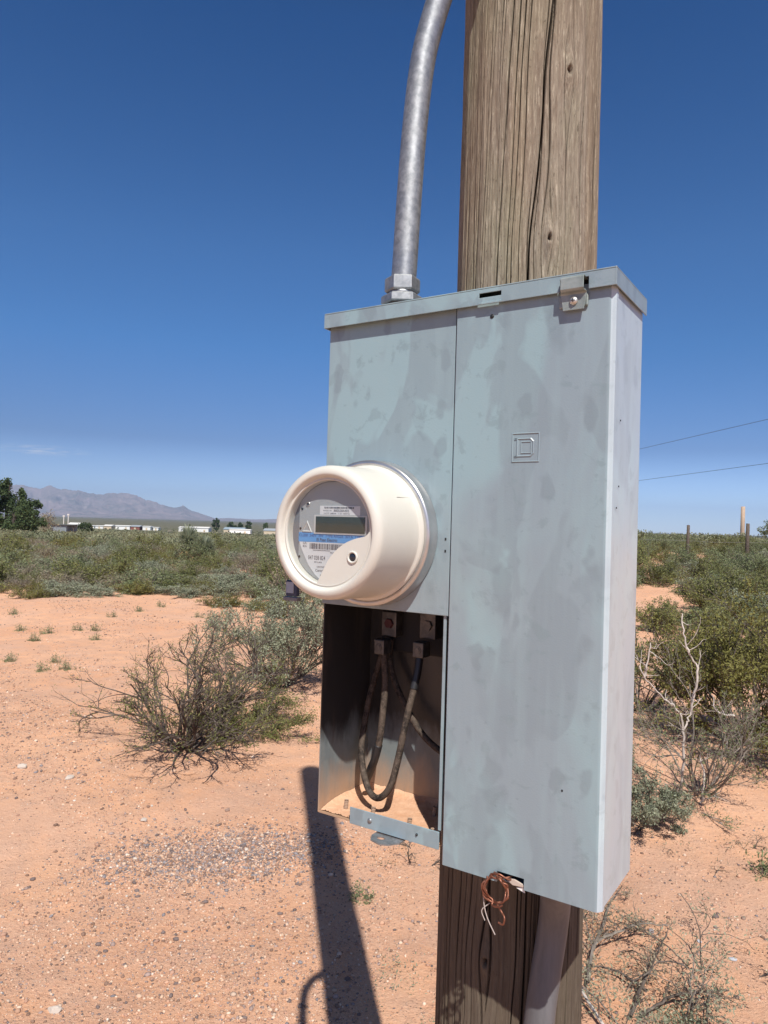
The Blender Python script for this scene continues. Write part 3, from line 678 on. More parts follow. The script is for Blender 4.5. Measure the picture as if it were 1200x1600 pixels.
# clear window
gm = bpy.data.materials.new('clear_window'); gm.use_nodes = True; g = gm.node_tree; g.nodes.clear()
tr = N(g, 'ShaderNodeBsdfTransparent'); tr.inputs[0].default_value = (.97, .98, .98, 1); gl = N(g, 'ShaderNodeBsdfGlossy'); gl.inputs['Roughness'].default_value = .05
lw_ = N(g, 'ShaderNodeLayerWeight'); lw_.inputs[0].default_value = .5; pw_ = N(g, 'ShaderNodeMath', operation='POWER'); g.links.new(lw_.outputs['Facing'], pw_.inputs[0]); pw_.inputs[1].default_value = 4
fr = N(g, 'ShaderNodeMath', operation='MULTIPLY_ADD'); g.links.new(pw_.outputs[0], fr.inputs[0]); fr.inputs[1].default_value = .6; fr.inputs[2].default_value = .04; ms_ = N(g, 'ShaderNodeMixShader'); go = N(g, 'ShaderNodeOutputMaterial')
g.links.new(fr.outputs[0], ms_.inputs[0]); g.links.new(tr.outputs[0], ms_.inputs[1]); g.links.new(gl.outputs[0], ms_.inputs[2]); g.links.new(ms_.outputs[0], go.inputs[0])
disc('window_pane', .0599, -.1082, gm, mt)
# moulding marks on the barrel
for zz, hh in ((.043, .0005), (-.052, .0005)):
    r_ = .0791; xx = math.sqrt(r_ * r_ - zz * zz)
    boxes('mould_mark', [(xx - .0006, xx + .0004, -.062, -.032, zz, zz + hh)], M['cream'], mt)
# seal on the left of the ring
st = thing('seal_tag', 'small blue and grey seal tag hanging left below the round meter', 'tag', tuple(bw(MT - .103, -.030, .314)), -BA)
boxes('tag_body', [(-.006, .012, -.004, .003, -.020, .0)], mat('tag_blue', (.035, .05, .11), .5), st, .0015)
boxes('tag_label', [(-.004, .008, -.0052, -.0042, -.016, -.002)], mat('tag_pale', (.30, .36, .46), .5), st)
boxes('tag_clip', [(-.009, .014, -.005, .004, -.026, -.021)], mat('tag_grey', (.16, .17, .20), .5), st, .001)
tube('seal_wire', [(.004, 0, -.001), (.006, -.001, .008), (.012, 0, .016), (.018, .004, .02)], .0009, M['galv'], st, 8)

# ------------------------------------------------------------------ copper wire tangle and pale tag in the notch
cw = thing('copper_wire', 'tangled bare copper wire hanging out of the cover notch', 'wire', (BX, BY, BZ), -BA)
q = random.Random(11); cx, cz = -.113, -.008
def loop(rx, rz, ph, dy, a0, a1, ox=0, oz=0):
    return [(cx + ox + rx * math.cos(a) + q.uniform(-.0018, .0018), -.002 + dy + .003 * math.sin(3 * a + ph), cz + oz + rz * math.sin(a) + q.uniform(-.0018, .0018)) for a in np.linspace(a0, a1, 14)]
polys = []
for (rx, rz, ph, dy, s0, s1, ox, oz) in ((.0135, .0145, 0, 0, -.6, 4.9, 0, 0), (.0120, .0160, 2, -.003, .2, 5.4, .001, .001), (.0142, .0135, 4, .002, 1.2, 6.1, -.001, -.001), (.0128, .0150, 1, -.001, 2.4, 7.0, -.0005, .0015)):
    polys.append(smoothpath(loop(rx, rz, ph, dy, s0, s1, ox, oz), 4))
polys.append(smoothpath([(cx - .006, -.003, cz + .016), (cx + .004, -.004, cz + .019), (cx + .013, -.001, cz + .015), (cx + .018, .006, cz + .014), (cx + .024, .02, cz + .016)], 6))
polys.append(smoothpath([(cx - .003, -.001, cz + .018), (cx + .006, -.003, cz + .0155), (cx + .015, .004, cz + .0165), (cx + .02, .02, cz + .02)], 6))
polys.append(smoothpath([(cx + .004, -.002, cz - .034), (cx + .010, -.003, cz - .034), (cx + .011, -.002, cz - .027), (cx + .006, .001, cz - .023), (cx + .001, 0, cz - .016)], 6))
V, F = tubes([(p_, .00105) for p_ in polys], 8); link('strand', npmesh('strand', V, F), M['copper'], cw, True)
V, F = tubes([(smoothpath([(cx - .015, -.001, cz - .01), (cx - .013, -.002, cz - .022), (cx - .008, -.003, cz - .034), (cx + .001, -.003, cz - .048)], 6), .0006), (smoothpath([(cx - .008, .001, cz - .018), (cx - .016, -.002, cz - .027), (cx - .012, -.002, cz - .037)], 6), .0006)], 6)
link('tie_wire', npmesh('tie', V, F), mat('tie', (.42, .36, .33), .5), cw, True)
bm = bmesh.new(); prism(bm, [(cx + .008, cz + .014), (cx + .018, cz + .0085), (cx + .030, cz + .0095), (cx + .032, cz + .012), (cx + .020, cz + .0155)], .0015, .0035)
o = link('wire_lug', bm2me(bm), mat('tan_lug', (.50, .42, .36), .5), cw); bevel(o, .0006)
bm = bmesh.new(); prism(bm, [(cx + .022, cz + .0065), (cx + .029, cz + .0090), (cx + .0315, cz + .0035)], .003, .0045)
in_box(props(link('paper_scrap', bm2me(bm), mat('paper', (.8, .8, .78), .7)), 'tiny white scrap stuck in the cover notch beside copper wire', 'scrap'))

# ------------------------------------------------------------------ utility pole
PR = .0972
pc = bw(-.1865, DP + .0990, 0)
def pole_mat():
    m = mat('weathered_wood', rough=.9, spec=.15); nt, b = P(m); co = objco(nt)
    t = attr(nt, 'tone'); ck = attr(nt, 'crack'); kn = attr(nt, 'knot'); t2 = attr(nt, 'tone2')
    fine = noise(nt, scaled(nt, co, (1, 1, .035)), 520, 5, .7); pa = noise(nt, scaled(nt, co, (1, 1, .3)), 11, 4, .6); fl = noise(nt, scaled(nt, co, (1, 1, .10)), 380, 4, .75); fk = noise(nt, scaled(nt, co, (1, 1, .35)), 260, 4, .7)
    c = mixc(nt, mrange(nt, t, .1, .9), (.15, .12, .085), (.34, .28, .205))
    c = mixc(nt, mrange(nt, t2, .35, .8, 0, .7), c, (.30, .265, .22))
    c = mixc(nt, mrange(nt, fine, .35, .62, .7, 0), c, (.16, .115, .085))
    c = mixc(nt, mrange(nt, pa, .48, .68, 0, .55), c, (.25, .24, .165))
    c = mixc(nt, mrange(nt, fl, .54, .70, 0, .7), c, (.50, .44, .34)); c = mixc(nt, mrange(nt, fl, .46, .32, 0, .6), c, (.12, .09, .065)); c = mixc(nt, math_(nt, 'MULTIPLY', mrange(nt, fk, .60, .68), mrange(nt, pa, .35, .6, .2, .8)), c, (.09, .07, .05))
    # creosote stained butt
    sx = N(nt, 'ShaderNodeSeparateXYZ'); nt.links.new(co, sx.inputs[0])
    z = math_(nt, 'ADD', sx.outputs[2], math_(nt, 'MULTIPLY', noise(nt, scaled(nt, co, (1, 1, .1)), 30, 4), .3))
    c = mixc(nt, mrange(nt, z, 1.75, 1.35, 0, .8), c, (.085, .065, .048))
    c = mixc(nt, math_(nt, 'MULTIPLY', mrange(nt, ck, .1, .7), .95), c, (.035, .025, .02)); c = mixc(nt, kn, c, (.10, .065, .045))
    nt.links.new(c, b.inputs['Base Color']); bump(nt, b, math_(nt, 'ADD', fine, fl), .7, .0015); return m
def build_pole():
    q = np.random.RandomState(21)
    z = np.concatenate([np.linspace(-.3, .85, 24), np.linspace(.87, 2.62, 440), np.linspace(2.66, 5.42, 60)]); na = 1100
    th = np.linspace(0, 2 * np.pi, na, endpoint=False); TH, Z = np.meshgrid(th, z, indexing='ij')
    Rb = np.interp(Z, [-.3, 1.7, 5.42], [.1010, PR, .088])
    # knots: (theta, z, size). theta measured with 0 = +x of world
    cx_, cy_ = pc[0], pc[1]
    def face(px, py):
        d = (at(px, py, 1.0) - np.array([0, 0, HC])); o_ = np.zeros(2); dd = d[:2]; a_ = dd @ dd; b_ = -2 * dd @ pc[:2]; c_ = pc[:2] @ pc[:2] - PR ** 2
        s = (-b_ - math.sqrt(max(b_ * b_ - 4 * a_ * c_, 0))) / (2 * a_); p = d * s; return math.atan2(p[1] - cy_, p[0] - cx_) % (2 * math.pi), p[2] + HC
    knots = [(*face(889, 110), .010), (*face(858, 372), .009), (*face(760, 1500), .009), (.6, 2.0, .01)]
    THw = TH + .03 * np.sin(Z * 2.1) + .012 * np.sin(Z * 5.7 + 1)
    kn = np.zeros_like(TH); kd = np.zeros_like(TH)
    for (kt, kz, ks) in knots:
        du = ((TH - kt + np.pi) % (2 * np.pi) - np.pi) * PR; dz = Z - kz
        rr = np.sqrt(du ** 2 + (dz * .42) ** 2)
        THw = THw - np.sign(du) * (ks * 1.1) / PR * np.exp(-np.abs(du) / (ks * 2.6)) * np.exp(-(dz / (ks * 6)) ** 2)
        kn = np.maximum(kn, np.clip(1.5 - np.sqrt(du ** 2 + (dz * .75) ** 2) / (ks * .28), 0, 1))
        kd += .0065 * np.exp(-(rr / (ks * .95)) ** 2) * (1 - 1.7 * kn)
    def ring(n, seed, zs, zlen):
        """periodic noise around, drifting slowly in z"""
        p = np.random.RandomState(seed); m = max(2, int(5.8 / zlen) + 2); tab = p.rand(n, m)
        u = (THw / (2 * np.pi) * n) % n; v = (Z + .31) / zlen
        i = np.floor(u).astype(int); fu = u - i; j = np.clip(np.floor(v).astype(int), 0, m - 2); fv = np.clip(v - j, 0, 1); fu = fu * fu * (3 - 2 * fu); fv = fv * fv * (3 - 2 * fv)
        a, b = tab[i % n, j], tab[(i + 1) % n, j]; c, d = tab[i % n, j + 1], tab[(i + 1) % n, j + 1]
        return (a * (1 - fu) + b * fu) * (1 - fv) + (c * (1 - fu) + d * fu) * fv
    g1 = ring(46, 1, 0, .8); g2 = ring(130, 2, 0, .35); g3 = ring(330, 3, 0, .12); g4 = ring(14, 4, 0, 1.4)
    disp = (g1 - .5) * .0030 + (g2 - .5) * .0020 + (g3 - .5) * .0011 + (g4 - .5) * .004
    crack = np.zeros_like(TH)
    def add(t0, slope, z0, z1, wd, dp, wob):
        nonlocal crack, disp
        c0 = t0 + slope * (Z - 1.7) + wob * np.sin(Z * 7 + t0 * 9) + wob * .5 * np.sin(Z * 19 + t0 * 5)
        du = np.abs((THw - c0 + np.pi) % (2 * np.pi) - np.pi) * PR
        e = sstep(z0, z0 + .12, Z) * (1 - sstep(z1 - .12, z1, Z)); ww = wd * (.35 + .65 * e) * (.75 + .25 * np.sin(Z * 11 + t0 * 3))
        g = np.exp(-(du / np.maximum(ww, 1e-5)) ** 2) * e; crack = np.maximum(crack, g); disp -= dp * g
    # the large check seen on the face
    t_a, z_a = face(822, 440); t_b, z_b = face(866, 0); sl_ = (t_b - t_a) / (z_b - z_a)
    add(t_a - sl_ * (z_a - 1.7), sl_, 1.6, 3.6, .0016, .016, .004)
    t_a, z_a = face(772, 440); t_b, z_b = face(800, 0); sl_ = (t_b - t_a) / (z_b - z_a)
    add(t_a - sl_ * (z_a - 1.7), sl_, 1.7, 3.2, .0010, .009, .004)
    for k in range(58):
        add(6.283 * (k + q.uniform(-.35, .35)) / 58, q.normal(sl_ * .7, .04), *(lambda a: (a, a + q.uniform(.7, 2.2)))(q.uniform(.0, 2.3)), q.uniform(.0004, .0010), q.uniform(.005, .010), q.uniform(.001, .006))
    for k in range(190):
        add(q.uniform(0, 6.283), q.normal(sl_ * .7, .04), *(lambda a: (a, a + q.uniform(.15, .8)))(q.uniform(.3, 2.6)), q.uniform(.0004, .0007), q.uniform(.002, .005), q.uniform(.001, .004))
    for k in range(16):
        add(q.uniform(0, 6.283), q.normal(sl_ * .4, .03), q.uniform(-.2, .5), q.uniform(1.35, 1.9), q.uniform(.0008, .0017), q.uniform(.008, .013), q.uniform(.001, .005))
    disp += kd
    rr = Rb + disp
    X = cx_ + rr * np.cos(TH) ; Y = cy_ + rr * np.sin(TH)
    V = np.stack([X - cx_, Y - cy_, Z], -1).reshape(-1, 3); k = len(z)
    i, j = np.meshgrid(np.arange(na), np.arange(k - 1), indexing='ij'); i2 = (i + 1) % na
    F = np.stack([i * k + j, i2 * k + j, i2 * k + j + 1, i * k + j + 1], -1).reshape(-1, 4)
    V = np.concatenate([V, [[0, 0, 5.43]]]); ii = np.arange(na); F3 = np.stack([ii * k + k - 1, ((ii + 1) % na) * k + k - 1, np.full(na, na * k)], -1)
    kr = sum(np.exp(-((np.hypot(((TH - kt + np.pi) % (2 * np.pi) - np.pi) * PR, (Z - kz) * .5) - ks * .95) / (ks * .4)) ** 2) for kt, kz, ks in knots)
    tone = np.clip(.45 * g2 + .35 * g3 + .25 * g1 + .35 * kr, 0, 1).ravel(); t2 = ring(26, 9, 0, .6).ravel()
    z1_ = lambda a: np.append(a.ravel(), 0)
    me = npmesh('pole', V, [F, F3], {'tone': z1_(tone), 'tone2': z1_(t2), 'crack': z1_(crack), 'knot': z1_(kn)})
    o = link('utility_pole', me, pole_mat(), None, True, (cx_, cy_, 0))
    props(o, 'thick weathered brown wooden pole standing behind the grey box', 'pole')
build_pole()

# ------------------------------------------------------------------ conduits
tp = bw(-.2935, .058, ZT)
cu_ = thing('steel_conduit', 'galvanised steel conduit bending up from the box top to the pole', 'conduit', tuple(tp))
lat = np.array([.989, .148, 0]); sunw = np.array([.148, -.989, 0])
pcl = np.array([pc[0], pc[1], 0]) - np.array([tp[0], tp[1], 0])
side = pcl + (PR + .012) * np.array([-.30, -.954, 0]) 
def rel(px, py, dist): return at(px, py, dist) - tp
cp = [(0, 0, .030), rel(632, 420, tp[1]), rel(640, 300, tp[1]), rel(648, 200, tp[1]), rel(660, 100, tp[1] - .004), rel(676, 33, tp[1] - .008), rel(700, -40, tp[1] - .015), rel(728, -110, tp[1] - .025), rel(762, -190, tp[1] - .045)]
top_ = np.array(cp[-1]); e1 = np.array([side[0], side[1], top_[2] + .12]); e2 = np.array([side[0], side[1], top_[2] + .3]); e3 = np.array([side[0], side[1], 2.9])
tube('pipe', [tuple(p_) for p_ in cp] + [tuple(e1), tuple(e2), tuple(e3)], .0165, M['galv'], cu_, 32, 10)
lathe('hex_nut', [(.0165, .0530), (.0215, .0525), (.0232, .0505), (.0232, .0355), (.0215, .0335), (.0165, .033)], M['galv'], cu_, 6, 'z', smooth=False)
lathe('hex_nut', [(.016, .0295), (.0255, .029), (.0275, .027), (.0275, .019), (.0255, .0172), (.016, .017)], M['galv'], cu_, 6, 'z', smooth=False)
lathe('collar', [(.0175, .034), (.0185, .033), (.0185, .030), (.0175, .029)], M['galv'], cu_, 40, 'z')
lathe('hub', [(.0175, .018), (.0215, .0165), (.0225, .013), (.0225, .004), (.0235, .001), (.0235, -.001)], metal_mat('rusty_hub', (.36, .27, .21), (.47, .40, .35), .6, 80), cu_, 48, 'z')
# grey conduit running down the pole under the box
def pvc_mat():
    m = mat('grey_conduit', rough=.55); nt, b = P(m); co = objco(nt)
    c = mixc(nt, mrange(nt, noise(nt, scaled(nt, co, (1, 1, .1)), 60, 5, .7), .35, .7), (.14, .14, .15), (.09, .09, .095)); nt.links.new(c, b.inputs['Base Color']); return m
g0 = bw(-.0715, .070, .0)
pl = thing('grey_conduit', 'grey conduit running down the pole below the breaker box', 'conduit', tuple(g0))
def on_pole(px, py, r):
    d = at(px, py, 1.0) - np.array([0, 0, HC]); dd = d[:2]; rr = PR + .004 + r
    a_ = dd @ dd; b_ = -2 * dd @ pc[:2]; c_ = pc[:2] @ pc[:2] - rr ** 2; s = (-b_ - math.sqrt(max(b_ * b_ - 4 * a_ * c_, 0))) / (2 * a_); return d * s + np.array([0, 0, HC])
k1 = on_pole(866, 1430, .018) - g0; k2 = on_pole(842, 1600, .018) - g0
tube('pipe', [(0, 0, .004), tuple(k1), tuple(k2), tuple(k2 + (k2 - k1) * 1.6 + np.array([.01, 0, 0])), (k2[0] + (k2[0] - k1[0]) * 2.0, k2[1] - .0, -g0[2] - .1)], .0185, pvc_mat(), pl, 32)

# ------------------------------------------------------------------ vegetation
def leaf_mat(name, c0, c1, trans=.25):
    m = bpy.data.materials.new(name); m.use_nodes = True; nt, b = P(m); b.inputs['Roughness'].default_value = .7; b.inputs['Specular IOR Level'].default_value = .2
    t = attr(nt, 'tone'); oi = N(nt, 'ShaderNodeObjectInfo').outputs['Random']
    c = mixc(nt, t, c0, c1); c = mixc(nt, mrange(nt, oi, 0, 1, 0, .35), c, tuple(x * .55 for x in c0))
    nt.links.new(c, b.inputs['Base Color'])
    tl = N(nt, 'ShaderNodeBsdfTranslucent'); nt.links.new(c, tl.inputs[0]); ms = N(nt, 'ShaderNodeMixShader'); ms.inputs[0].default_value = trans
    out = nt.nodes['Material Output']; nt.links.new(b.outputs[0], ms.inputs[1]); nt.links.new(tl.outputs[0], ms.inputs[2]); nt.links.new(ms.outputs[0], out.inputs[0])
    return m
LM = {
 'creosote': leaf_mat('creosote_leaf', (.12, .14, .045), (.29, .29, .11)),
 'sage': leaf_mat('sage_leaf', (.20, .225, .145), (.41, .43, .31)),
 'mesquite': leaf_mat('mesquite_leaf', (.145, .18, .085), (.31, .34, .18)),
 'gold': leaf_mat('olive_gold_leaf', (.14, .14, .035), (.28, .26, .09)),
 'dull': leaf_mat('dull_leaf', (.23, .20, .13), (.42, .36, .26)),
 'pine': leaf_mat('pine_leaf', (.03, .055, .022), (.11, .145, .06), .15),
}
def bark(name, c0, c1):
    m = mat(name, rough=.9, spec=.1); nt, b = P(m); co = objco(nt)
    nt.links.new(mixc(nt, mrange(nt, noise(nt, co, 25, 5, .7), .35, .65), c0, c1), b.inputs['Base Color']); return m
BK = {'dark': bark('dark_twig', (.055, .043, .036), (.17, .14, .12)), 'grey': bark('grey_twig', (.13, .11, .095), (.27, .235, .20)), 'white': bark('bleached_twig', (.38, .33, .29), (.60, .54, .49))}
def grow(q, p, d, L, r, depth, out, spread=.8, up=.0, kids=(3, 5), seg=6, wander=.16, gravity=0):
    d = d / np.linalg.norm(d); pts = [p]; st = L / seg
    for k in range(seg):
        d = d + q.normal(0, wander, 3) + np.array([0, 0, up - gravity * k / seg]); d = d / np.linalg.norm(d); pts.append(pts[-1] + d * st)
    pts = np.array(pts); rad = np.linspace(r, r * .45, seg + 1); out.append((pts, rad, depth))
    if depth <= 0: return
    for _ in range(q.randint(kids[0], kids[1] + 1)):
        t = q.uniform(.25, .98); i = min(int(t * seg), seg - 1); b = pts[i] + (pts[i + 1] - pts[i]) * (t * seg - i)
        dd = (pts[i + 1] - pts[i]) / st; v = q.normal(0, 1, 3); v -= dd * (v @ dd); v /= np.linalg.norm(v) + 1e-9
        grow(q, b, dd + v * q.uniform(.4, 1) * spread, L * q.uniform(.35, .62), r * .55, depth - 1, out, spread, up, kids, max(3, seg - 1), wander * 1.1, gravity)
def leaves(q, P0, size, w=.45):
    n = len(P0); a = q.normal(0, 1, (n, 3)); a /= np.linalg.norm(a, axis=1)[:, None]; b = np.cross(a, q.normal(0, 1, (n, 3))); b /= np.linalg.norm(b, axis=1)[:, None]
    s = size * q.uniform(.6, 1.4, (n, 1)); V = np.stack([P0 - a * s * .5, P0 + b * s * w * .5, P0 + a * s * .5, P0 - b * s * w * .5], 1).reshape(-1, 3)
    F = np.arange(4 * n).reshape(n, 4); return V, F, np.repeat(q.uniform(0, 1, n), 4)
def shrub_data(seed, H=1.0, Wd=1.3, stems=16, depth=2, leafn=2600, lsize=.04, fan=.9, r0=.012, lmin=.35, kids=(3, 5), wander=.14, up=.05, gravity=0, sides=4, bare=0.0, jit=.03, lw=.45):
    q = np.random.RandomState(seed); out = []
    for k in range(stems):
        a = q.uniform(0, 2 * np.pi); tl = fan * math.sqrt(q.uniform(.02, 1)); dx = math.cos(a) * tl; dy = math.sin(a) * tl
        grow(q, np.array([math.cos(a) * .05 * Wd * q.rand(), math.sin(a) * .05 * Wd * q.rand(), -.03]), np.array([dx, dy, 1 - .55 * tl]), H * q.uniform(.65, 1.0), r0 * q.uniform(.6, 1), depth, out, .85, up, kids, 7, wander, gravity)
    for o in out: o[0][:, 2] = np.maximum(o[0][:, 2], -.02)
    mxz = max(o[0][:, 2].max() for o in out); rx = np.percentile([abs(o[0][:, :2]).max() for o in out], 97)
    S = np.array([Wd / 2 / rx, Wd / 2 / rx, H / mxz])
    polys = [(o[0] * S, o[1]) for o in out]
    BV, BF = tubes(polys, sides)
    tw = [o for o in out if o[2] <= (1 if depth > 1 else 0)]
    if leafn:
        L = []
        per = max(1, leafn // len(tw) + 1)
        for o in tw:
            if q.rand() < bare: continue
            p = o[0] * S; t = q.uniform(lmin, 1.0, per) * (len(p) - 1); i = np.minimum(t.astype(int), len(p) - 2); f = (t - i)[:, None]
            L.append(p[i] * (1 - f) + p[i + 1] * f + q.normal(0, jit, (per, 3)) * S)
        LP = np.concatenate(L); LP[:, 2] = np.maximum(LP[:, 2], .0); LV, LF, tn = leaves(q, LP, lsize, lw)
        return BV, BF, LV, LF, tn
    return BV, BF, None, None, None
def shrub(name, label, cat, loc, data, bk, lm, rz=0, group=None, scale=1):
    t = thing(name, label, cat, tuple(loc), rz, group); t.scale = (scale,) * 3
    link('branches', npmesh('br', data[0], data[1]), BK[bk], t)
    if data[2] is not None: link('foliage', npmesh('lf', data[2], data[3], {'tone': data[4]}), LM[lm], t)
    return t
def dup(t, loc, rz, s, label, group):
    r = t.copy(); COL.objects.link(r); r.location = loc; r.rotation_euler = (0, 0, rz); r.scale = s; r['label'] = label; r['group'] = group
    for c in t.children:
        d = c.copy(); COL.objects.link(d); d.parent = r
    return r

# hero bushes
b1 = at(290, 1168)
shrub('desert_bush', 'half bare mesquite bush with dark twigs on sand left of the box', 'bush', b1, shrub_data(7, 1.02, 1.66, 26, 3, 12000, .018, 1.1, .013, .15, (3, 5), .15, .05, bare=.4, jit=.02, lw=.3), 'dark', 'creosote')
# low greener skirt on the right of that bush
b1c = at(385, 1140)
shrub('desert_bush', 'low green spreading bush at the right foot of the half bare bush', 'bush', b1c, shrub_data(17, .50, 1.15, 24, 2, 14000, .022, 1.5, .007, .1, (3, 5), .12, .0, jit=.02, lw=.3), 'dark', 'creosote')
b2 = at(440, 1072)
shrub('mesquite_bush', 'grey green leafy mesquite bush right behind the half bare bush', 'bush', b2, shrub_data(9, 1.1, 1.75, 28, 3, 26000, .026, 1.0, .012, .25, (3, 4), .13, .05, jit=.03, lw=.35), 'dark', 'sage')
b3 = at(455, 985)
shrub('dead_bush', 'bare dark twigged dead bush standing behind the seal tag', 'dead bush', b3, shrub_data(12, 1.35, 1.1, 7, 3, 600, .03, .7, .016, .2, (2, 4), .2, .1), 'dark', 'dull')
b4 = at(1145, 1195)
shrub('creosote_bush', 'large olive green creosote bush right of the box, nearest on the sand', 'bush', b4 + np.array([.42, .5, 0]), shrub_data(14, 1.35, 2.1, 34, 3, 30000, .024, 1.0, .012, .25, (3, 5), .11, .08, jit=.03, lw=.5), 'dark', 'gold')
b5 = at(1085, 1245)
shrub('bleached_bush', 'dead bush with white bleached forked branches right of the box', 'dead bush', b5 + np.array([.05, .05, 0]), shrub_data(15, 1.05, 1.15, 14, 3, 6000, .018, .9, .009, .2, (3, 5), .2, .05, bare=.4, jit=.02, lw=.3), 'grey', 'mesquite')
# its white limbs are traced as their own part
wl = COL.objects['bleached_bush']
def wpt(px, py, d): return tuple(at(px, py, d) - np.array(wl.location))
for L_ in ([(1064, 1250, 4.55), (1068, 1190, 4.5), (1066, 1130, 4.5), (1058, 1108, 4.5), (1038, 1092, 4.48), (1010, 1062, 4.45), (998, 1040, 4.45)],
           [(1080, 1112, 4.52), (1084, 1085, 4.5), (1090, 1050, 4.5), (1078, 1022, 4.52), (1069, 990, 4.55), (1066, 960, 4.6)],
           [(1006, 1058, 4.46), (1012, 1035, 4.45), (1017, 1005, 4.45)], [(1066, 1145, 4.5), (1074, 1128, 4.5), (1080, 1112, 4.52)],
           [(1095, 1255, 4.5), (1100, 1220, 4.5), (1092, 1180, 4.55)], [(1150, 1120, 4.6), (1120, 1112, 4.6), (1113, 1085, 4.6)]):
    qq = np.random.RandomState(len(L_) * 7 + L_[0][0]); P_ = smoothpath([wpt(*p_) for p_ in L_], 5); P_ = P_ + qq.normal(0, .0035, P_.shape); rr_ = np.linspace(.0082, .0036, len(P_)) * qq.uniform(.8, 1.2, len(P_)); ps = [(P_, rr_)]
    for _ in range(len(P_) // 3):
        k_ = qq.randint(1, len(P_) - 1); o_ = []; grow(qq, P_[k_], qq.normal(0, 1, 3) + np.array([0, 0, .8]), qq.uniform(.06, .16), .0028, 1, o_, .8, .1, (1, 3), 5, .2); ps += [(a_, b_) for a_, b_, c_ in o_]
    V, F = tubes(ps, 6); link('white_limb', npmesh('wl', V, F), BK['white'], wl, True)
b6 = at(1010, 1305)
shrub('small_shrub', 'small dense green shrub at the lower right edge of the box', 'bush', b6 + np.array([-.02, .12, 0]), shrub_data(16, .42, .60, 20, 3, 11000, .017, 1.0, .006, .2, (3, 4), .12, .05, jit=.015, lw=.4), 'dark', 'sage')
b7 = at(1000, 1110)
shrub('mesquite_bush', 'thin green mesquite bush behind the white branches', 'bush', b7, shrub_data(19, 1.0, 1.3, 14, 3, 7000, .026, 1.0, .012, .25, (3, 4), .15, .05, jit=.03, lw=.35), 'dark', 'mesquite')
# ground litter at the lower right
for k, (px, py, s_, L_, lf, lab, br) in enumerate((
    (930, 1560, 31, .85, 4200, 'thorny broken branch with grey green leaves at the pole foot', 'grey'),
    (1010, 1610, 32, .95, 4500, 'low thorny green sprig at the bottom edge right of the pole', 'grey'),
    (1110, 1530, 33, .95, 3000, 'dry brown brushwood lying on sand, farthest right near the bottom', 'dark'),
    (1085, 1300, 34, 1.0, 500, 'dry twigs sprawled on sand under the bleached bush', 'dark'),
    (960, 1470, 35, .6, 700, 'thin dry twigs on sand just right of the box corner', 'dark'),
    (655, 1560, 36, .45, 1600, 'sparse dry sprig at the left foot of the pole', 'dark'),
    (655, 1345, 37, .55, 600, 'dry twigs scattered on sand below the open compartment', 'dark'))):
    q_ = at(px, py)
    shrub('fallen_branch', lab, 'branch', q_, shrub_data(s_, .22 if k < 3 else .13, L_, 10, 3, lf, .014, 1.9, .006, .2, (2, 4), .22, -.02, gravity=.12, jit=.015, lw=.35), br, 'sage' if lf > 1000 else 'dull', rz=k)
def traced_branch(lab, paths, bk, seed):
    q_ = np.random.RandomState(seed); o_ = at(*paths[0][0][:2]); t = thing('fallen_branch', lab, 'branch', tuple(o_)); ps = []; LP = []
    for pth in paths:
        P_ = smoothpath([tuple(at(px, py) - o_ + np.array([0, 0, h])) for px, py, h in pth], 6); P_ = P_ + q_.normal(0, .002, P_.shape); ps.append((P_, np.linspace(.0062, .0025, len(P_)) * q_.uniform(.85, 1.2, len(P_))))
        for _ in range(len(P_)):
            k_ = q_.randint(1, len(P_) - 1); g_ = []; grow(q_, P_[k_], q_.normal(0, 1, 3) + np.array([0, 0, .2]), q_.uniform(.03, .13), .0018, 1, g_, .8, 0, (1, 3), 4, .2); ps += [(a_, b_) for a_, b_, c_ in g_]; LP += [a_[-1] for a_, b_, c_ in g_ if q_.rand() < .7]
    V, F = tubes(ps, 5); link('branches', npmesh('br', V, F), BK[bk], t)
    LP = np.repeat(np.array(LP), 9, 0); LP = LP + q_.normal(0, .014, LP.shape); LV, LF, tn = leaves(q_, LP, .014, .35); link('foliage', npmesh('lf', LV, LF, {'tone': tn}), LM['dull'], t)
traced_branch('thorny grey branch arching over sand right of the pole foot', [[(918, 1545, .02), (930, 1495, .05), (965, 1483, .07), (1000, 1474, .08), (1042, 1472, .07)], [(925, 1500, .04), (945, 1450, .03), (952, 1420, .02), (968, 1398, .02)]], 'grey', 5)
traced_branch('forked grey branch lying at the bottom right of the frame', [[(985, 1598, .02), (1010, 1545, .05), (1030, 1510, .07), (1042, 1490, .08)], [(1000, 1600, .03), (1050, 1578, .05), (1095, 1572, .05), (1138, 1565, .04)], [(1010, 1560, .03), (960, 1528, .03), (915, 1522, .03)]], 'dark', 6)
tube_stick = thing('stick', 'pale broken stick leaning at the pole foot, bottom right', 'stick', tuple(at(925, 1600)))
tube('stick_body', [(-.02, .16, .06), (.0, .08, .04), (.03, -.04, .02), (.05, -.10, .01)], [.005, .006, .005], BK['white'], tube_stick, 8, 4)
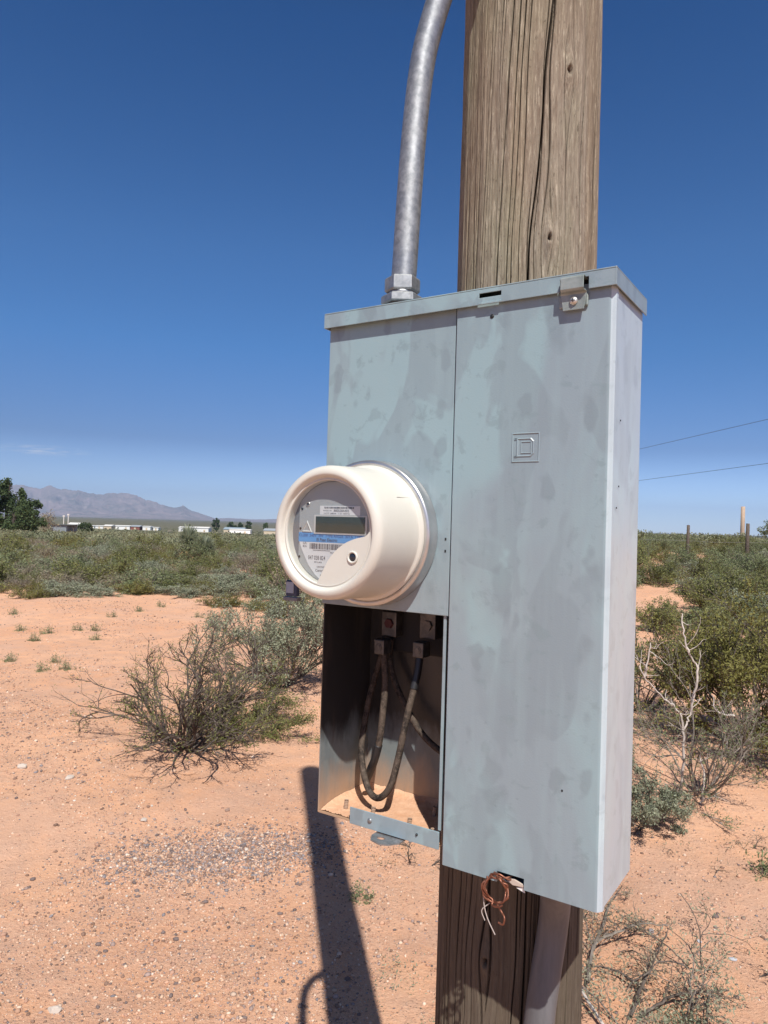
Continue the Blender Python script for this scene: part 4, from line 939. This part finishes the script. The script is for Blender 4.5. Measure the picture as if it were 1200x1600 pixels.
# little tufts on the sand
TUFT = shrub('sand_tuft', 'tiny green weed on the open sand left of the bushes', 'weed', at(18, 1032), shrub_data(41, .10, .2, 12, 1, 420, .016, 1.2, .002, .1, (2, 4), .1, .0, jit=.012), 'grey', 'mesquite', group='tiny weeds on the sand')
for k, (px, py) in enumerate(((88, 1035), (65, 1048), (100, 1046), (150, 1000), (55, 1000), (30, 985), (120, 985), (330, 968), (310, 965), (215, 955), (175, 965), (150, 985), (250, 948), (20, 960), (75, 990))):
    p_ = at(px, py); s_ = 1 + .7 * math.sin(k * 3.1) ** 2
    dup(TUFT, tuple(p_), k * 1.7, (s_, s_, s_), 'tiny green weed on the open sand left of the bushes', 'tiny weeds on the sand')
t2 = dup(TUFT, tuple(at(562, 1402)), 1, (.75,) * 3, 'lone tiny green weed beside the pole shadow', 'tiny weeds on the sand'); del t2['group']
t3 = dup(TUFT, tuple(at(1192, 1365)), 2, (1.1, 1.1, 1.3), 'small green weed on the sand at the right frame edge', 'tiny weeds on the sand'); del t3['group']

# scrub field: individual shrubs to about 36 m
protos = []
for k, (lm, H, Wd, st_, ln, ls) in enumerate((('sage', .75, 1.25, 20, 5200, .042), ('creosote', 1.0, 1.4, 24, 5200, .042), ('mesquite', .85, 1.5, 22, 5600, .042), ('gold', .8, 1.3, 22, 5000, .042), ('dull', .7, 1.2, 26, 3200, .035), ('sage', .6, 1.2, 18, 5200, .040), ('dull', .8, 1.3, 22, 700, .035))):
    protos.append((lm, shrub_data(60 + k, H, Wd, st_, 2, ln, ls, 1.1, .010, .25, (4, 6), .13, .04, jit=.05, lw=.5)))
kinds = {'sage': ('sage_bush', 'grey green sage bush'), 'creosote': ('creosote_bush', 'olive creosote bush'), 'mesquite': ('mesquite_bush', 'green mesquite bush'), 'gold': ('yellow_green_bush', 'yellowish green bush'), 'dull': ('brown_bush', 'dry brownish bush')}
first = {}
q = np.random.RandomState(77); spots = []
def try_add(x, y, mind):
    for (a, b) in spots:
        if (a - x) ** 2 + (b - y) ** 2 < mind * mind: return False
    spots.append((x, y)); return True
tries = 0
while len(spots) < 520 and tries < 60000:
    tries += 1
    y = 13.2 + (q.rand() ** 1.05) * 26; x = q.uniform(-.60, .60) * y
    if x < 0 or x / y < .10:
        if y < 14.2 + 1.2 * math.sin(x * .9) + (.5 if -.30 < x / y < -.1 else 0): continue
        if x/y > -.12 and y < 15: continue
    if x / y > .28 and 12 < y < 20.5 and x / y < .43: continue
    low = abs(x / y - (-.262)) < .04 and 16 < y < 26.5
    if not try_add(x, y, (.60 if y < 24 else .8)): continue
for (px, py) in ((1060, 975), (1110, 985), (1160, 970), (1195, 990), (1130, 1030), (1185, 1060), (1030, 985), (1085, 930), (1120, 925), (1165, 925)): 
    p_ = at(px, py); spots.append((p_[0], p_[1]))
for (x, y) in spots:
    k = q.choice(len(protos), p=[.2, .17, .18, .12, .12, .13, .08])
    if x > 3: k = q.choice([1, 2, 3, 1, 2, 0])
    lm, dat = protos[k]; nm, lab = kinds[lm]
    where = 'left of the meter' if x < -.1 * y else ('right of the grey box' if x > .33 * y else 'behind the box and pole')
    u_ = x / y
    if u_ < -.1: where = ('at the left frame edge', 'under the long row of far homes', 'near the yucca', 'beside the meter')[0 if u_ < -.45 else 1 if u_ < -.32 else 2 if u_ < -.2 else 3]
    if u_ > .33: where = ('just right of the box side', 'by the lone fence post', 'by the pale stub pole')[0 if u_ < .40 else 1 if u_ < .47 else 2]
    row = 'front edge of' if y < 17.5 else ('middle of' if y < 26 else 'back of')
    label = f'{lab}, {row} the scrub {where}'; grp = f'{lab}es, {row} the scrub {where}'
    s_ = q.uniform(.65, 1.15) * (1.0 if y > 16 else .85); fl_ = (.68 + .32 * float(sstep(15, 24, y))) if x < .15 * y else 1.0
    if abs(x / y + .262) < .04 and 16 < y < 26.5: fl_ *= .55
    s_ = (s_ * q.uniform(.9, 1.25), s_ * q.uniform(.9, 1.25), s_ * q.uniform(.75, 1.1) * fl_)
    loc = (x, y, float(ht(x, y)) - .03); rz = q.uniform(0, 6.28)
    if k not in first:
        t = shrub(nm, label, 'bush', loc, dat, 'grey', lm, rz, grp); t.scale = s_; first[k] = t
    else: dup(first[k], loc, rz, s_, label, grp)

# far scrub: one mass
def far_scrub():
    q = np.random.RandomState(5); Vs, Fs, Ts, off = [], [], [], 0
    n = 5200; y = 37 + (q.rand(n) ** 1.6) * 420; x = q.uniform(-.66, .66, n) * y; z = ht(x, y)
    s = q.uniform(.5, 1.1, n) * (1 + (y > 150) * .3)
    keep = ~((y > 225) & (y < 395) & (x > -.45 * y) & (x < -.12 * y) & (q.rand(n) < .85)) & ~((y > 300) & (y < 345) & (x > -.30 * y) & (x < -.13 * y)); x, y, z, s = x[keep], y[keep], z[keep], s[keep]; n = len(x)
    per = np.where(y < 60, 280, np.where(y < 90, 150, np.where(y < 180, 60, 26))); idx = np.repeat(np.arange(n), per); N_ = len(idx)
    d = q.normal(0, 1, (N_, 3)); d /= np.linalg.norm(d, axis=1)[:, None]; rr = q.rand(N_, 1) ** .4
    hs2 = s[idx][:, None]; Pp = np.stack([x[idx], y[idx], z[idx]], 1) + d * rr * hs2 * np.array([.75, .75, .42]) + np.array([0, 0, .38]) * hs2
    size = np.where(y < 60, .06, np.where(y < 90, .085, np.where(y < 180, .16, .30)))[idx] * q.uniform(.6, 1.3, N_)
    a = q.normal(0, 1, (N_, 3)); a /= np.linalg.norm(a, axis=1)[:, None]; b = np.cross(a, q.normal(0, 1, (N_, 3))); b /= np.linalg.norm(b, axis=1)[:, None]; sz = size[:, None]
    V = np.stack([Pp - a * sz, Pp + b * sz * .6, Pp + a * sz, Pp - b * sz * .6], 1).reshape(-1, 3)
    tone = np.clip(q.rand(n)[idx] * .8 + q.rand(N_) * .2, 0, 1)
    me = npmesh('far', V, np.arange(4 * N_).reshape(-1, 4), {'tone': np.repeat(tone, 4)})
    o = link('distant_scrub', me, leaf_mat('far_scrub_leaf', (.15, .17, .095), (.39, .385, .25))); props(o, 'continuous low desert scrub stretching away to the far plain', 'scrub', kind='stuff')
far_scrub()

# yucca with pale skirt
def yucca(loc, H, name_label, r=.5, seed=1, group=None):
    q = np.random.RandomState(seed); t = thing('yucca', name_label, 'yucca', tuple(loc)); L = []; 
    V, F = tubes([(np.array([(0, 0, 0), (.02, 0, H * .5), (0, .02, H * .72)]), [.09, .08, .07])], 8); link('trunk', npmesh('t', V, F), BK['grey'], t)
    def blades(n, z0, z1, e0, e1, ln):
        a = q.uniform(0, 6.283, n); e = q.uniform(e0, e1, n); b = np.stack([.05 * np.cos(a), .05 * np.sin(a), q.uniform(z0, z1, n)], 1); d = np.stack([np.cos(e) * np.cos(a), np.cos(e) * np.sin(a), np.sin(e)], 1)
        s = np.stack([-np.sin(a), np.cos(a), a * 0], 1) * .018; l = (ln * q.uniform(.7, 1.1, n))[:, None]
        V = np.stack([b - s, b + s, b + d * l * .6 + s * .8, b + d * l, b + d * l * .6 - s * .8], 1).reshape(-1, 3); return V, np.arange(5 * n).reshape(-1, 5), np.repeat(q.rand(n), 5)
    V, F, tn = blades(620, H * .5, H * .74, -.3, 1.4, r); link('blades', npmesh('b', V, F, {'tone': tn}), leaf_mat('yucca_leaf', (.26, .29, .19), (.52, .54, .40)), t)
    V, F, tn = blades(620, H * .12, H * .52, -1.5, -.5, r * .9); link('dead_skirt', npmesh('b', V, F, {'tone': tn}), leaf_mat('yucca_dead', (.40, .27, .13), (.56, .40, .22)), t)
yucca(at(293, 881), 1.35, 'taller yucca with tan dead skirt in the scrub field', .62, 1)
yucca(at(312, 882) + np.array([.15, .3, 0]), .95, 'shorter yucca leaning by the taller one in the scrub', .5, 2)

# ------------------------------------------------------------------ trees
def tree(name, label, loc, H, Wd, kind='round', seed=1, lm='pine', n=3200, ls=.26, group=None):
    q = np.random.RandomState(seed); t = thing(name, label, 'tree', tuple(loc), 0, group)
    out = []; grow(q, np.array([0, 0, -.1]), np.array([0, 0, 1.0]), H * (.85 if kind == 'cone' else .55), H * .03, 1 if kind == 'cone' else 2, out, .8, .12, (6, 9), 8, .05)
    polys = [(o[0] * np.array([1, 1, min(1, .9 * H / max(o_[0][:, 2].max() for o_ in out))]) * np.array([.6, .6, 1]), o[1]) for o in out]; V, F = tubes(polys, 5); link('trunk', npmesh('t', V, F), BK['dark'], t)
    cl = []; 
    for k in range(26):
        z = q.uniform(.12, .97); 
        rr = (Wd / 2) * ((1 - z) ** .7 * 1.05 + .06 if kind == 'cone' else math.sqrt(max(.05, 1 - (2 * z - .95) ** 2)) * .95)
        a = q.uniform(0, 6.283); u = rr * q.uniform(.35, .95); cl.append((u * math.cos(a), u * math.sin(a), z * H, Wd * q.uniform(.10, .2)))
    if kind == 'cone': cl += [(0, 0, H * f, Wd * .09) for f in (.8, .87, .94)]
    pts = []
    for (x, y, z, r) in cl:
        m_ = n // len(cl); d = q.normal(0, 1, (m_, 3)); d /= np.linalg.norm(d, axis=1)[:, None]; pts.append(np.array([x, y, z]) + d * (q.rand(m_, 1) ** .5) * r * np.array([1, 1, 1.25 if kind == 'cone' else .9]))
    LV, LF, tn = leaves(q, np.concatenate(pts), ls, .5); link('crown', npmesh('c', LV, LF, {'tone': tn}), LM[lm], t)
def far(px, d): 
    p = at(px, 830, d); return np.array([p[0], p[1], float(ht(p[0], p[1]))])
tree('pine_tree', 'tallest dark pine at the left frame edge', far(8, 86), 6.6, 4.2, 'cone', 1, ls=.30, n=5200)
tree('pine_tree', 'pointed pine just right of the tallest one', far(33, 90), 5.6, 3.2, 'cone', 2, ls=.28, n=4200)
tree('juniper_tree', 'round green tree between the pine and the bare tree', far(50, 86), 4.2, 3.8, 'round', 3, n=4200)
tree('juniper_tree', 'low dark round tree in front of the pines', far(22, 80), 3.4, 4.4, 'round', 4, n=4200)
tree('juniper_tree', 'large dark tree cut by the left frame edge', far(-16, 84), 5.6, 4.6, 'round', 5, n=4200)
tree('grey_tree', 'thin greyish half bare tree right of the pine group', far(76, 96), 3.3, 3.0, 'round', 6, 'dull', 900, .2)
tree('shade_tree', 'tall dark tree behind the two long white homes', far(338, 400), 7.6, 5.2, 'round', 7, n=1500, ls=.7)
tree('shade_tree', 'wide dark tree left of the blue roofed house', far(362, 420), 5.6, 6.0, 'round', 8, n=1500, ls=.7)
tree('shade_tree', 'dark tree directly behind the blue roofed house', far(375, 420), 5.8, 4.6, 'round', 9, n=1500, ls=.7)
tree('shade_tree', 'rightmost dark tree behind the blue roofed house', far(388, 425), 6.4, 4.4, 'round', 10, n=1500, ls=.7)
tree('shade_tree', 'lone dark tree near the meter edge on the plain', far(415, 410), 6.0, 3.4, 'round', 11, n=1500, ls=.7)
tree('shade_tree', 'small tree left of the two long white homes', far(296, 430), 3.4, 3.0, 'round', 12, n=900, ls=.6)
tree('juniper_tree', 'dark bush like tree right beside the grey shed', far(130, 118), 2.0, 3.4, 'round', 13, n=2600, ls=.2)
tree('mesquite_tree', 'small leafy tree poking up at the right frame edge', far(1205, 46), 1.9, 2.0, 'round', 14, 'mesquite', 1800, .12)

# ------------------------------------------------------------------ far homes
M['wwall'] = mat('white_siding', (.74, .74, .72), .7); M['wroof'] = mat('white_roof', (.68, .67, .64), .6); M['groof'] = mat('grey_roof', (.30, .33, .36), .7)
M['glass'] = mat('dark_glass', (.03, .04, .05), .15); M['tan'] = mat('tan_wall', (.55, .45, .32), .8); M['redw'] = mat('red_brown_wall', (.22, .08, .06), .8); M['broof'] = mat('blue_grey_roof', (.26, .33, .38), .6)
def home(label, px0, px1, d, h, wall, roof, rise=.5, depth=6, nw=4, name='mobile_home', cat='house'):
    h = max(1.7, h * .92); rise *= .75; nw = max(1, nw // 2)
    a, b = far(px0, d), far(px1, d); c = (a + b) / 2; L = float(np.linalg.norm(b - a)); t = thing(name, label, cat, (c[0], c[1], c[2] - .15), math.atan2(b[1] - a[1], b[0] - a[0]))
    boxes('wall', [(-L / 2, L / 2, -depth / 2, depth / 2, 0, h)], wall, t)
    bm = bmesh.new(); e = .25; x0, x1 = -L / 2 - e, L / 2 + e; y0 = depth / 2 + e
    v = [bm.verts.new(p_) for p_ in ((x0, -y0, h), (x1, -y0, h), (x1, y0, h), (x0, y0, h), (x0, -y0, h + .15), (x1, -y0, h + .15), (x1, y0, h + .15), (x0, y0, h + .15), (x0, 0, h + .15 + rise), (x1, 0, h + .15 + rise))]
    for f in ((0, 1, 2, 3), (0, 1, 5, 4), (2, 3, 7, 6), (4, 5, 9, 8), (6, 7, 8, 9), (0, 4, 8, 7, 3), (1, 2, 6, 9, 5)): bm.faces.new([v[i] for i in f])
    link('roof', bm2me(bm), roof, t)
    for k in range(nw):
        x = -L / 2 + L * (k + .5) / nw
        if k == nw // 2: boxes('door', [(x - .45, x + .45, -depth / 2 - .04, -depth / 2 + .01, .1, 1.45)], M['tan'], t)
        else: boxes('window', [(x - .35, x + .35, -depth / 2 - .03, -depth / 2 + .01, .75, 1.35)], M['glass'], t)
    return t
home('small white house seen above the grey shed', 110, 128, 380, 2.3, M['wwall'], M['wroof'], 1.2, 7, 3, 'house')
home('tiny low white trailer, leftmost of the far row', 143, 149, 395, 1.6, M['wwall'], M['wroof'], .2, 4, 1)
home('low white trailer second from the left in the far row', 151, 163, 392, 1.7, M['wwall'], M['wroof'], .3, 4, 2)
home('tan house with white roof in the far row', 165, 177, 385, 2.0, M['tan'], M['wroof'], .8, 6, 3, 'house')
home('long white mobile home left of the red fronted house', 181, 205, 390, 2.2, M['wwall'], M['wroof'], .4, 5, 5)
home('red brown fronted house with grey roof in the far row', 207, 221, 392, 2.1, M['redw'], M['groof'], .9, 7, 3, 'house')
home('white mobile home just right of the red fronted house', 225, 237, 392, 2.3, M['wwall'], M['wroof'], .3, 5, 3)
home('small white trailer at the right end of the far row', 241, 249, 395, 1.7, M['wwall'], M['wroof'], .2, 4, 1)
home('left one of the two long white homes in front of the tall tree', 282, 300, 385, 2.4, M['wwall'], M['wroof'], .7, 7, 4)
home('right one of the two long white homes in front of the tall tree', 303, 328, 382, 2.4, M['wwall'], M['wroof'], .8, 7, 5)
home('blue grey roofed house in front of the dark trees', 352, 383, 378, 2.1, M['tan'], M['broof'], 1.3, 8, 4, 'house')
home('long white trailer with vehicles near the meter', 360, 392, 330, 2.3, M['wwall'], M['wroof'], .3, 4, 5)
home('grey roofed house hidden partly behind the meter', 414, 436, 385, 2.0, M['tan'], M['groof'], 1.4, 8, 3, 'house')
M['corr'] = mat('corrugated', (.30, .34, .37), .45, .3)
a_ = far(100, 108)
sh = thing('metal_shed', 'grey corrugated metal shed beside the big trees', 'shed', (a_[0], a_[1], a_[2] - .1), .15)
bm = bmesh.new()
for k in range(22): box(bm, -1.5 + k * .09, -1.5 + k * .09 + .05, -1.06, -1.0, 0, 1.7)
box(bm, -1.5, .5, -1.0, -.96, 0, 1.7); box(bm, .5, .56, -1, 1.0, 0, 1.7); box(bm, -1.5, -1.46, -.95, 1, 0, 1.7); box(bm, -1.45, 1.6, .96, 1.0, 0, 1.7)
link('wall', bm2me(bm), M['corr'], sh); boxes('roof', [(-1.7, 1.8, -1.3, 1.3, 1.71, 1.8)], mat('shed_roof', (.10, .11, .11), .6), sh)
boxes('post', [(1.5, 1.6, -1.0, -.9, 0, 1.7)], BK['dark'], sh)
for px_, hh_, lab in ((106, 3.3, 'taller thin pole rising behind the grey shed'), (99, 3.0, 'shorter thin pole rising behind the grey shed')):
    a_ = far(px_, 125); o = boxes('thin_pole', [(-.06, .06, -.06, .06, 0, hh_), (-.18, .18, -.1, .1, hh_, hh_ + .25)], mat('pale_pole', (.6, .58, .55), .6)); o.location = tuple(a_); props(o, lab, 'pole')
# pale dirt road crossing the scrub
def road():
    xs = np.linspace(262, 445, 60); V = []
    for px_ in xs:
        for d in (318, 336):
            p_ = far(px_, d + 8 * math.sin(px_ * .03)); V.append((p_[0], p_[1], p_[2] + .35))
    F = [[2 * i, 2 * i + 2, 2 * i + 3, 2 * i + 1] for i in range(len(xs) - 1)]
    o = link('dirt_road', npmesh('road', np.array(V), np.array(F)), mat('pale_dirt', (.50, .42, .33), .95)); props(o, kind='structure')
road()

# ------------------------------------------------------------------ fence posts, far pole, wires on the right
PM = bark('post_wood', (.07, .055, .045), (.15, .12, .10))
def post(px, d, h, wd, label, mm, name='fence_post'):
    p_ = at(px, 835, d); z0 = float(ht(p_[0], p_[1])); h = h - z0; V, F = tubes([(np.array([(0, 0, -.1), (0, 0, h * .5), (.01, 0, h - .005), (.01, 0, h)]), [wd * 1.05, wd, wd * .97, .001])], 10)
    o = link(name, npmesh('p', V, F), mm, None, True, (p_[0], p_[1], z0)); props(o, label, 'post' if name == 'fence_post' else 'pole'); return p_[0], p_[1], z0
fa = post(1075, 27, 2.0, .055, 'dark wooden fence post standing alone in the scrub', PM)
fb = post(1168, 27, 2.12, .065, 'dark wooden fence post beside the pale stub pole', PM)
post(1160, 40, 3.25, .11, 'pale stub pole rising from scrub at the right', bark('pale_pole_wood', (.36, .26, .19), (.50, .38, .29)), 'stub_pole')
fw_ = thing('wire_fence', 'thin pale wires strung between the two fence posts', 'fence', (fa[0], fa[1], fa[2]))
for hz_ in (1.70 - fa[2], 1.42 - fa[2]):
    tube('strand', [(-1.8, -.2, hz_), (0, 0, hz_), ((fb[0] - fa[0]) * .5, 0, hz_ - .03), (fb[0] - fa[0], fb[1] - fa[1], hz_), (fb[0] - fa[0] + 3, .4, hz_)], .0028, mat('fence_wire', (.3, .3, .3), .5), fw_, 5, 6)
vd = np.array([-.085, 1, 0.0])
for (px_, py_, lab) in ((1200, 655, 'upper overhead power line crossing the sky at right'), (1200, 724, 'lower overhead power line crossing the sky at right')):
    s_ = at(px_, py_, 40); pts = [s_ + vd * t for t in (-34, -17, 0, 30, 70, 120, 190)]
    pts = [(p_[0], p_[1], p_[2]) for p_ in pts]
    o = tube('power_line', pts, .012, mat('line_black', (.05, .05, .055), .6), None, 6, 6); props(o, lab, 'power line')

# ------------------------------------------------------------------ pebbles
def rock_proto(seed, sub=1):
    bm = bmesh.new(); bmesh.ops.create_icosphere(bm, subdivisions=sub, radius=1); q = random.Random(seed)
    V = np.array([v.co for v in bm.verts]); F = np.array([[v.index for v in f.verts] for f in bm.faces]); bm.free()
    q = np.random.RandomState(seed); V = V * q.uniform(.75, 1.2, (len(V), 1)); return V, F
def gravel():
    q = np.random.RandomState(9); Pv = [rock_proto(i) for i in range(8)]
    n = 220000; y = 1.9 + (q.rand(n) ** 1.9) * 13.5; x = q.uniform(-.60, .60, n) * (y + .2)
    den = .30 + .35 * np.sin(x * 1.9 + 1.0 * np.sin(y * 1.3)) * np.sin(y * 1.7 + x * .6) + .22 * np.sin(x * 5.1 + y * 3.7)
    c = at(345, 1335); g = np.exp(-(((x - c[0]) * .9 + (y - c[1]) * .25) / .50) ** 2 - (((y - c[1]) - .25 * (x - c[0])) / .26) ** 2)
    c2 = at(200, 1440); g2 = np.exp(-((x - c2[0]) / .8) ** 2 - ((y - c2[1]) / .38) ** 2); c3 = at(120, 1150); g3 = np.exp(-((x - c3[0]) / 1.4) ** 2 - ((y - c3[1]) / 1.6) ** 2)
    den = np.where(x > .1, den * .45, den) + g * 1.6 + g2 * .7 + g3 * .35
    keep = q.rand(n) < np.clip(den * 1.15, .08, 1); x, y, g, g2 = x[keep], y[keep], g[keep], g2[keep]
    ne = 11000; xe = c[0] + q.normal(0, .30, ne); ye = c[1] + q.normal(0, .15, ne) + (xe - c[0]) * .25; x = np.append(x, xe); y = np.append(y, ye); g = np.append(g, np.full(ne, .9)); g2 = np.append(g2, np.zeros(ne))
    n = len(x); z = ht(x, y); s = np.exp(q.normal(math.log(.0037), .48, n)) * np.clip(.72 + y * .075, .7, 1.6); s = np.minimum(s, .016)
    pal = np.array([(.56, .38, .27), (.42, .25, .18), (.24, .15, .11), (.17, .13, .12), (.62, .46, .35), (.34, .25, .22), (.52, .31, .21), (.60, .52, .45), (.24, .215, .22)])
    pr = np.array([.22, .2, .13, .07, .10, .1, .15, .015, .03]); pr2 = np.array([.10, .09, .14, .19, .07, .18, .04, .03, .2])
    ci = np.where(q.rand(n) < np.clip(g * 1.1, 0, 1), q.choice(9, n, p=pr2 / pr2.sum()), q.choice(9, n, p=pr / pr.sum()))
    colr = pal[ci] * q.uniform(.8, 1.15, (n, 1))
    pi_ = q.randint(0, 8, n); Vs, Fs, Cs, off = [], [], [], 0
    for k in range(8):
        ix = np.where(pi_ == k)[0]; V0, F0 = Pv[k]; m_ = len(ix); a = q.uniform(0, 6.283, m_); ca, sa = np.cos(a), np.sin(a)
        sc_ = np.stack([q.uniform(.8, 1.3, m_), q.uniform(.7, 1.0, m_), q.uniform(.40, .8, m_)], 1) * s[ix][:, None]
        L = V0[None] * sc_[:, None]; Xr = L[..., 0] * ca[:, None] - L[..., 1] * sa[:, None]; Yr = L[..., 0] * sa[:, None] + L[..., 1] * ca[:, None]
        V = np.stack([Xr + x[ix][:, None], Yr + y[ix][:, None], L[..., 2] + (z[ix] + s[ix] * .22)[:, None]], -1)
        Vs.append(V.reshape(-1, 3)); Fs.append((F0[None] + (np.arange(m_) * len(V0))[:, None, None] + off).reshape(-1, 3)); Cs.append(np.repeat(np.concatenate([colr[ix], np.ones((m_, 1))], 1), len(V0), 0)); off += m_ * len(V0)
    m = mat('pebble', rough=.85, spec=.2); nt, b = P(m); nt.links.new(attrc(nt, 'colr'), b.inputs['Base Color'])
    o = link('gravel', npmesh('gravel', np.concatenate(Vs), np.concatenate(Fs), None, {'colr': np.concatenate(Cs)}), m, None, True)
    props(o, 'small loose gravel and pebbles strewn over the orange sand', 'gravel', kind='stuff')
gravel()
STN = {'white': mat('white_stone', (.50, .43, .37), .9), 'grey': mat('grey_stone', (.26, .24, .25), .85), 'brown': mat('brown_stone', (.27, .18, .14), .85), 'pale': mat('blue_grey_stone', (.42, .43, .47), .8)}
for k, (px, py, r_, c_, lab) in enumerate(((35, 1200, .030, 'white', 'large pale stone on sand at the left edge below the bush'), (108, 1217, .026, 'white', 'white stone on sand below left of the half bare bush'), (225, 1283, .020, 'white', 'white stone on sand above the gravel patch'),
    (85, 1580, .020, 'white', 'whitish angular stone at the bottom left corner'), (355, 1267, .017, 'brown', 'reddish brown stone above the right end of the gravel patch'), (1018, 1456, .013, 'grey', 'dark grey pebble on sand right of the box corner'),
    (1145, 1500, .013, 'pale', 'flat bluish grey stone on sand at lower right'), (1162, 1436, .012, 'brown', 'dark brown pebble near the right frame edge'), (1093, 1472, .010, 'pale', 'small flat grey stone amid sand at lower right'))):
    bm = bmesh.new(); bmesh.ops.create_icosphere(bm, subdivisions=3, radius=1); qq = np.random.RandomState(k + 3); dirs = qq.normal(0, 1, (7, 3)); dirs /= np.linalg.norm(dirs, axis=1)[:, None]; cc = qq.uniform(.55, .85, 7)
    for v in bm.verts:
        c0 = np.array(v.co); sc2 = min([1.0] + [float(c_d / max(c0 @ d, 1e-3)) for d, c_d in zip(dirs, cc) if c0 @ d > c_d]); v.co = Vector(c0 * sc2 * (1 + .04 * math.sin(c0[0] * 9 + c0[1] * 7)))
        v.co.x *= r_ * 1.25; v.co.y *= r_ * .9; v.co.z *= r_ * .62
    p_ = at(px, py); o = link('stone', bm2me(bm), STN[c_], None, False, (p_[0], p_[1], p_[2] + r_ * .3)); o.rotation_euler = (0, 0, k); props(o, lab, 'stone')
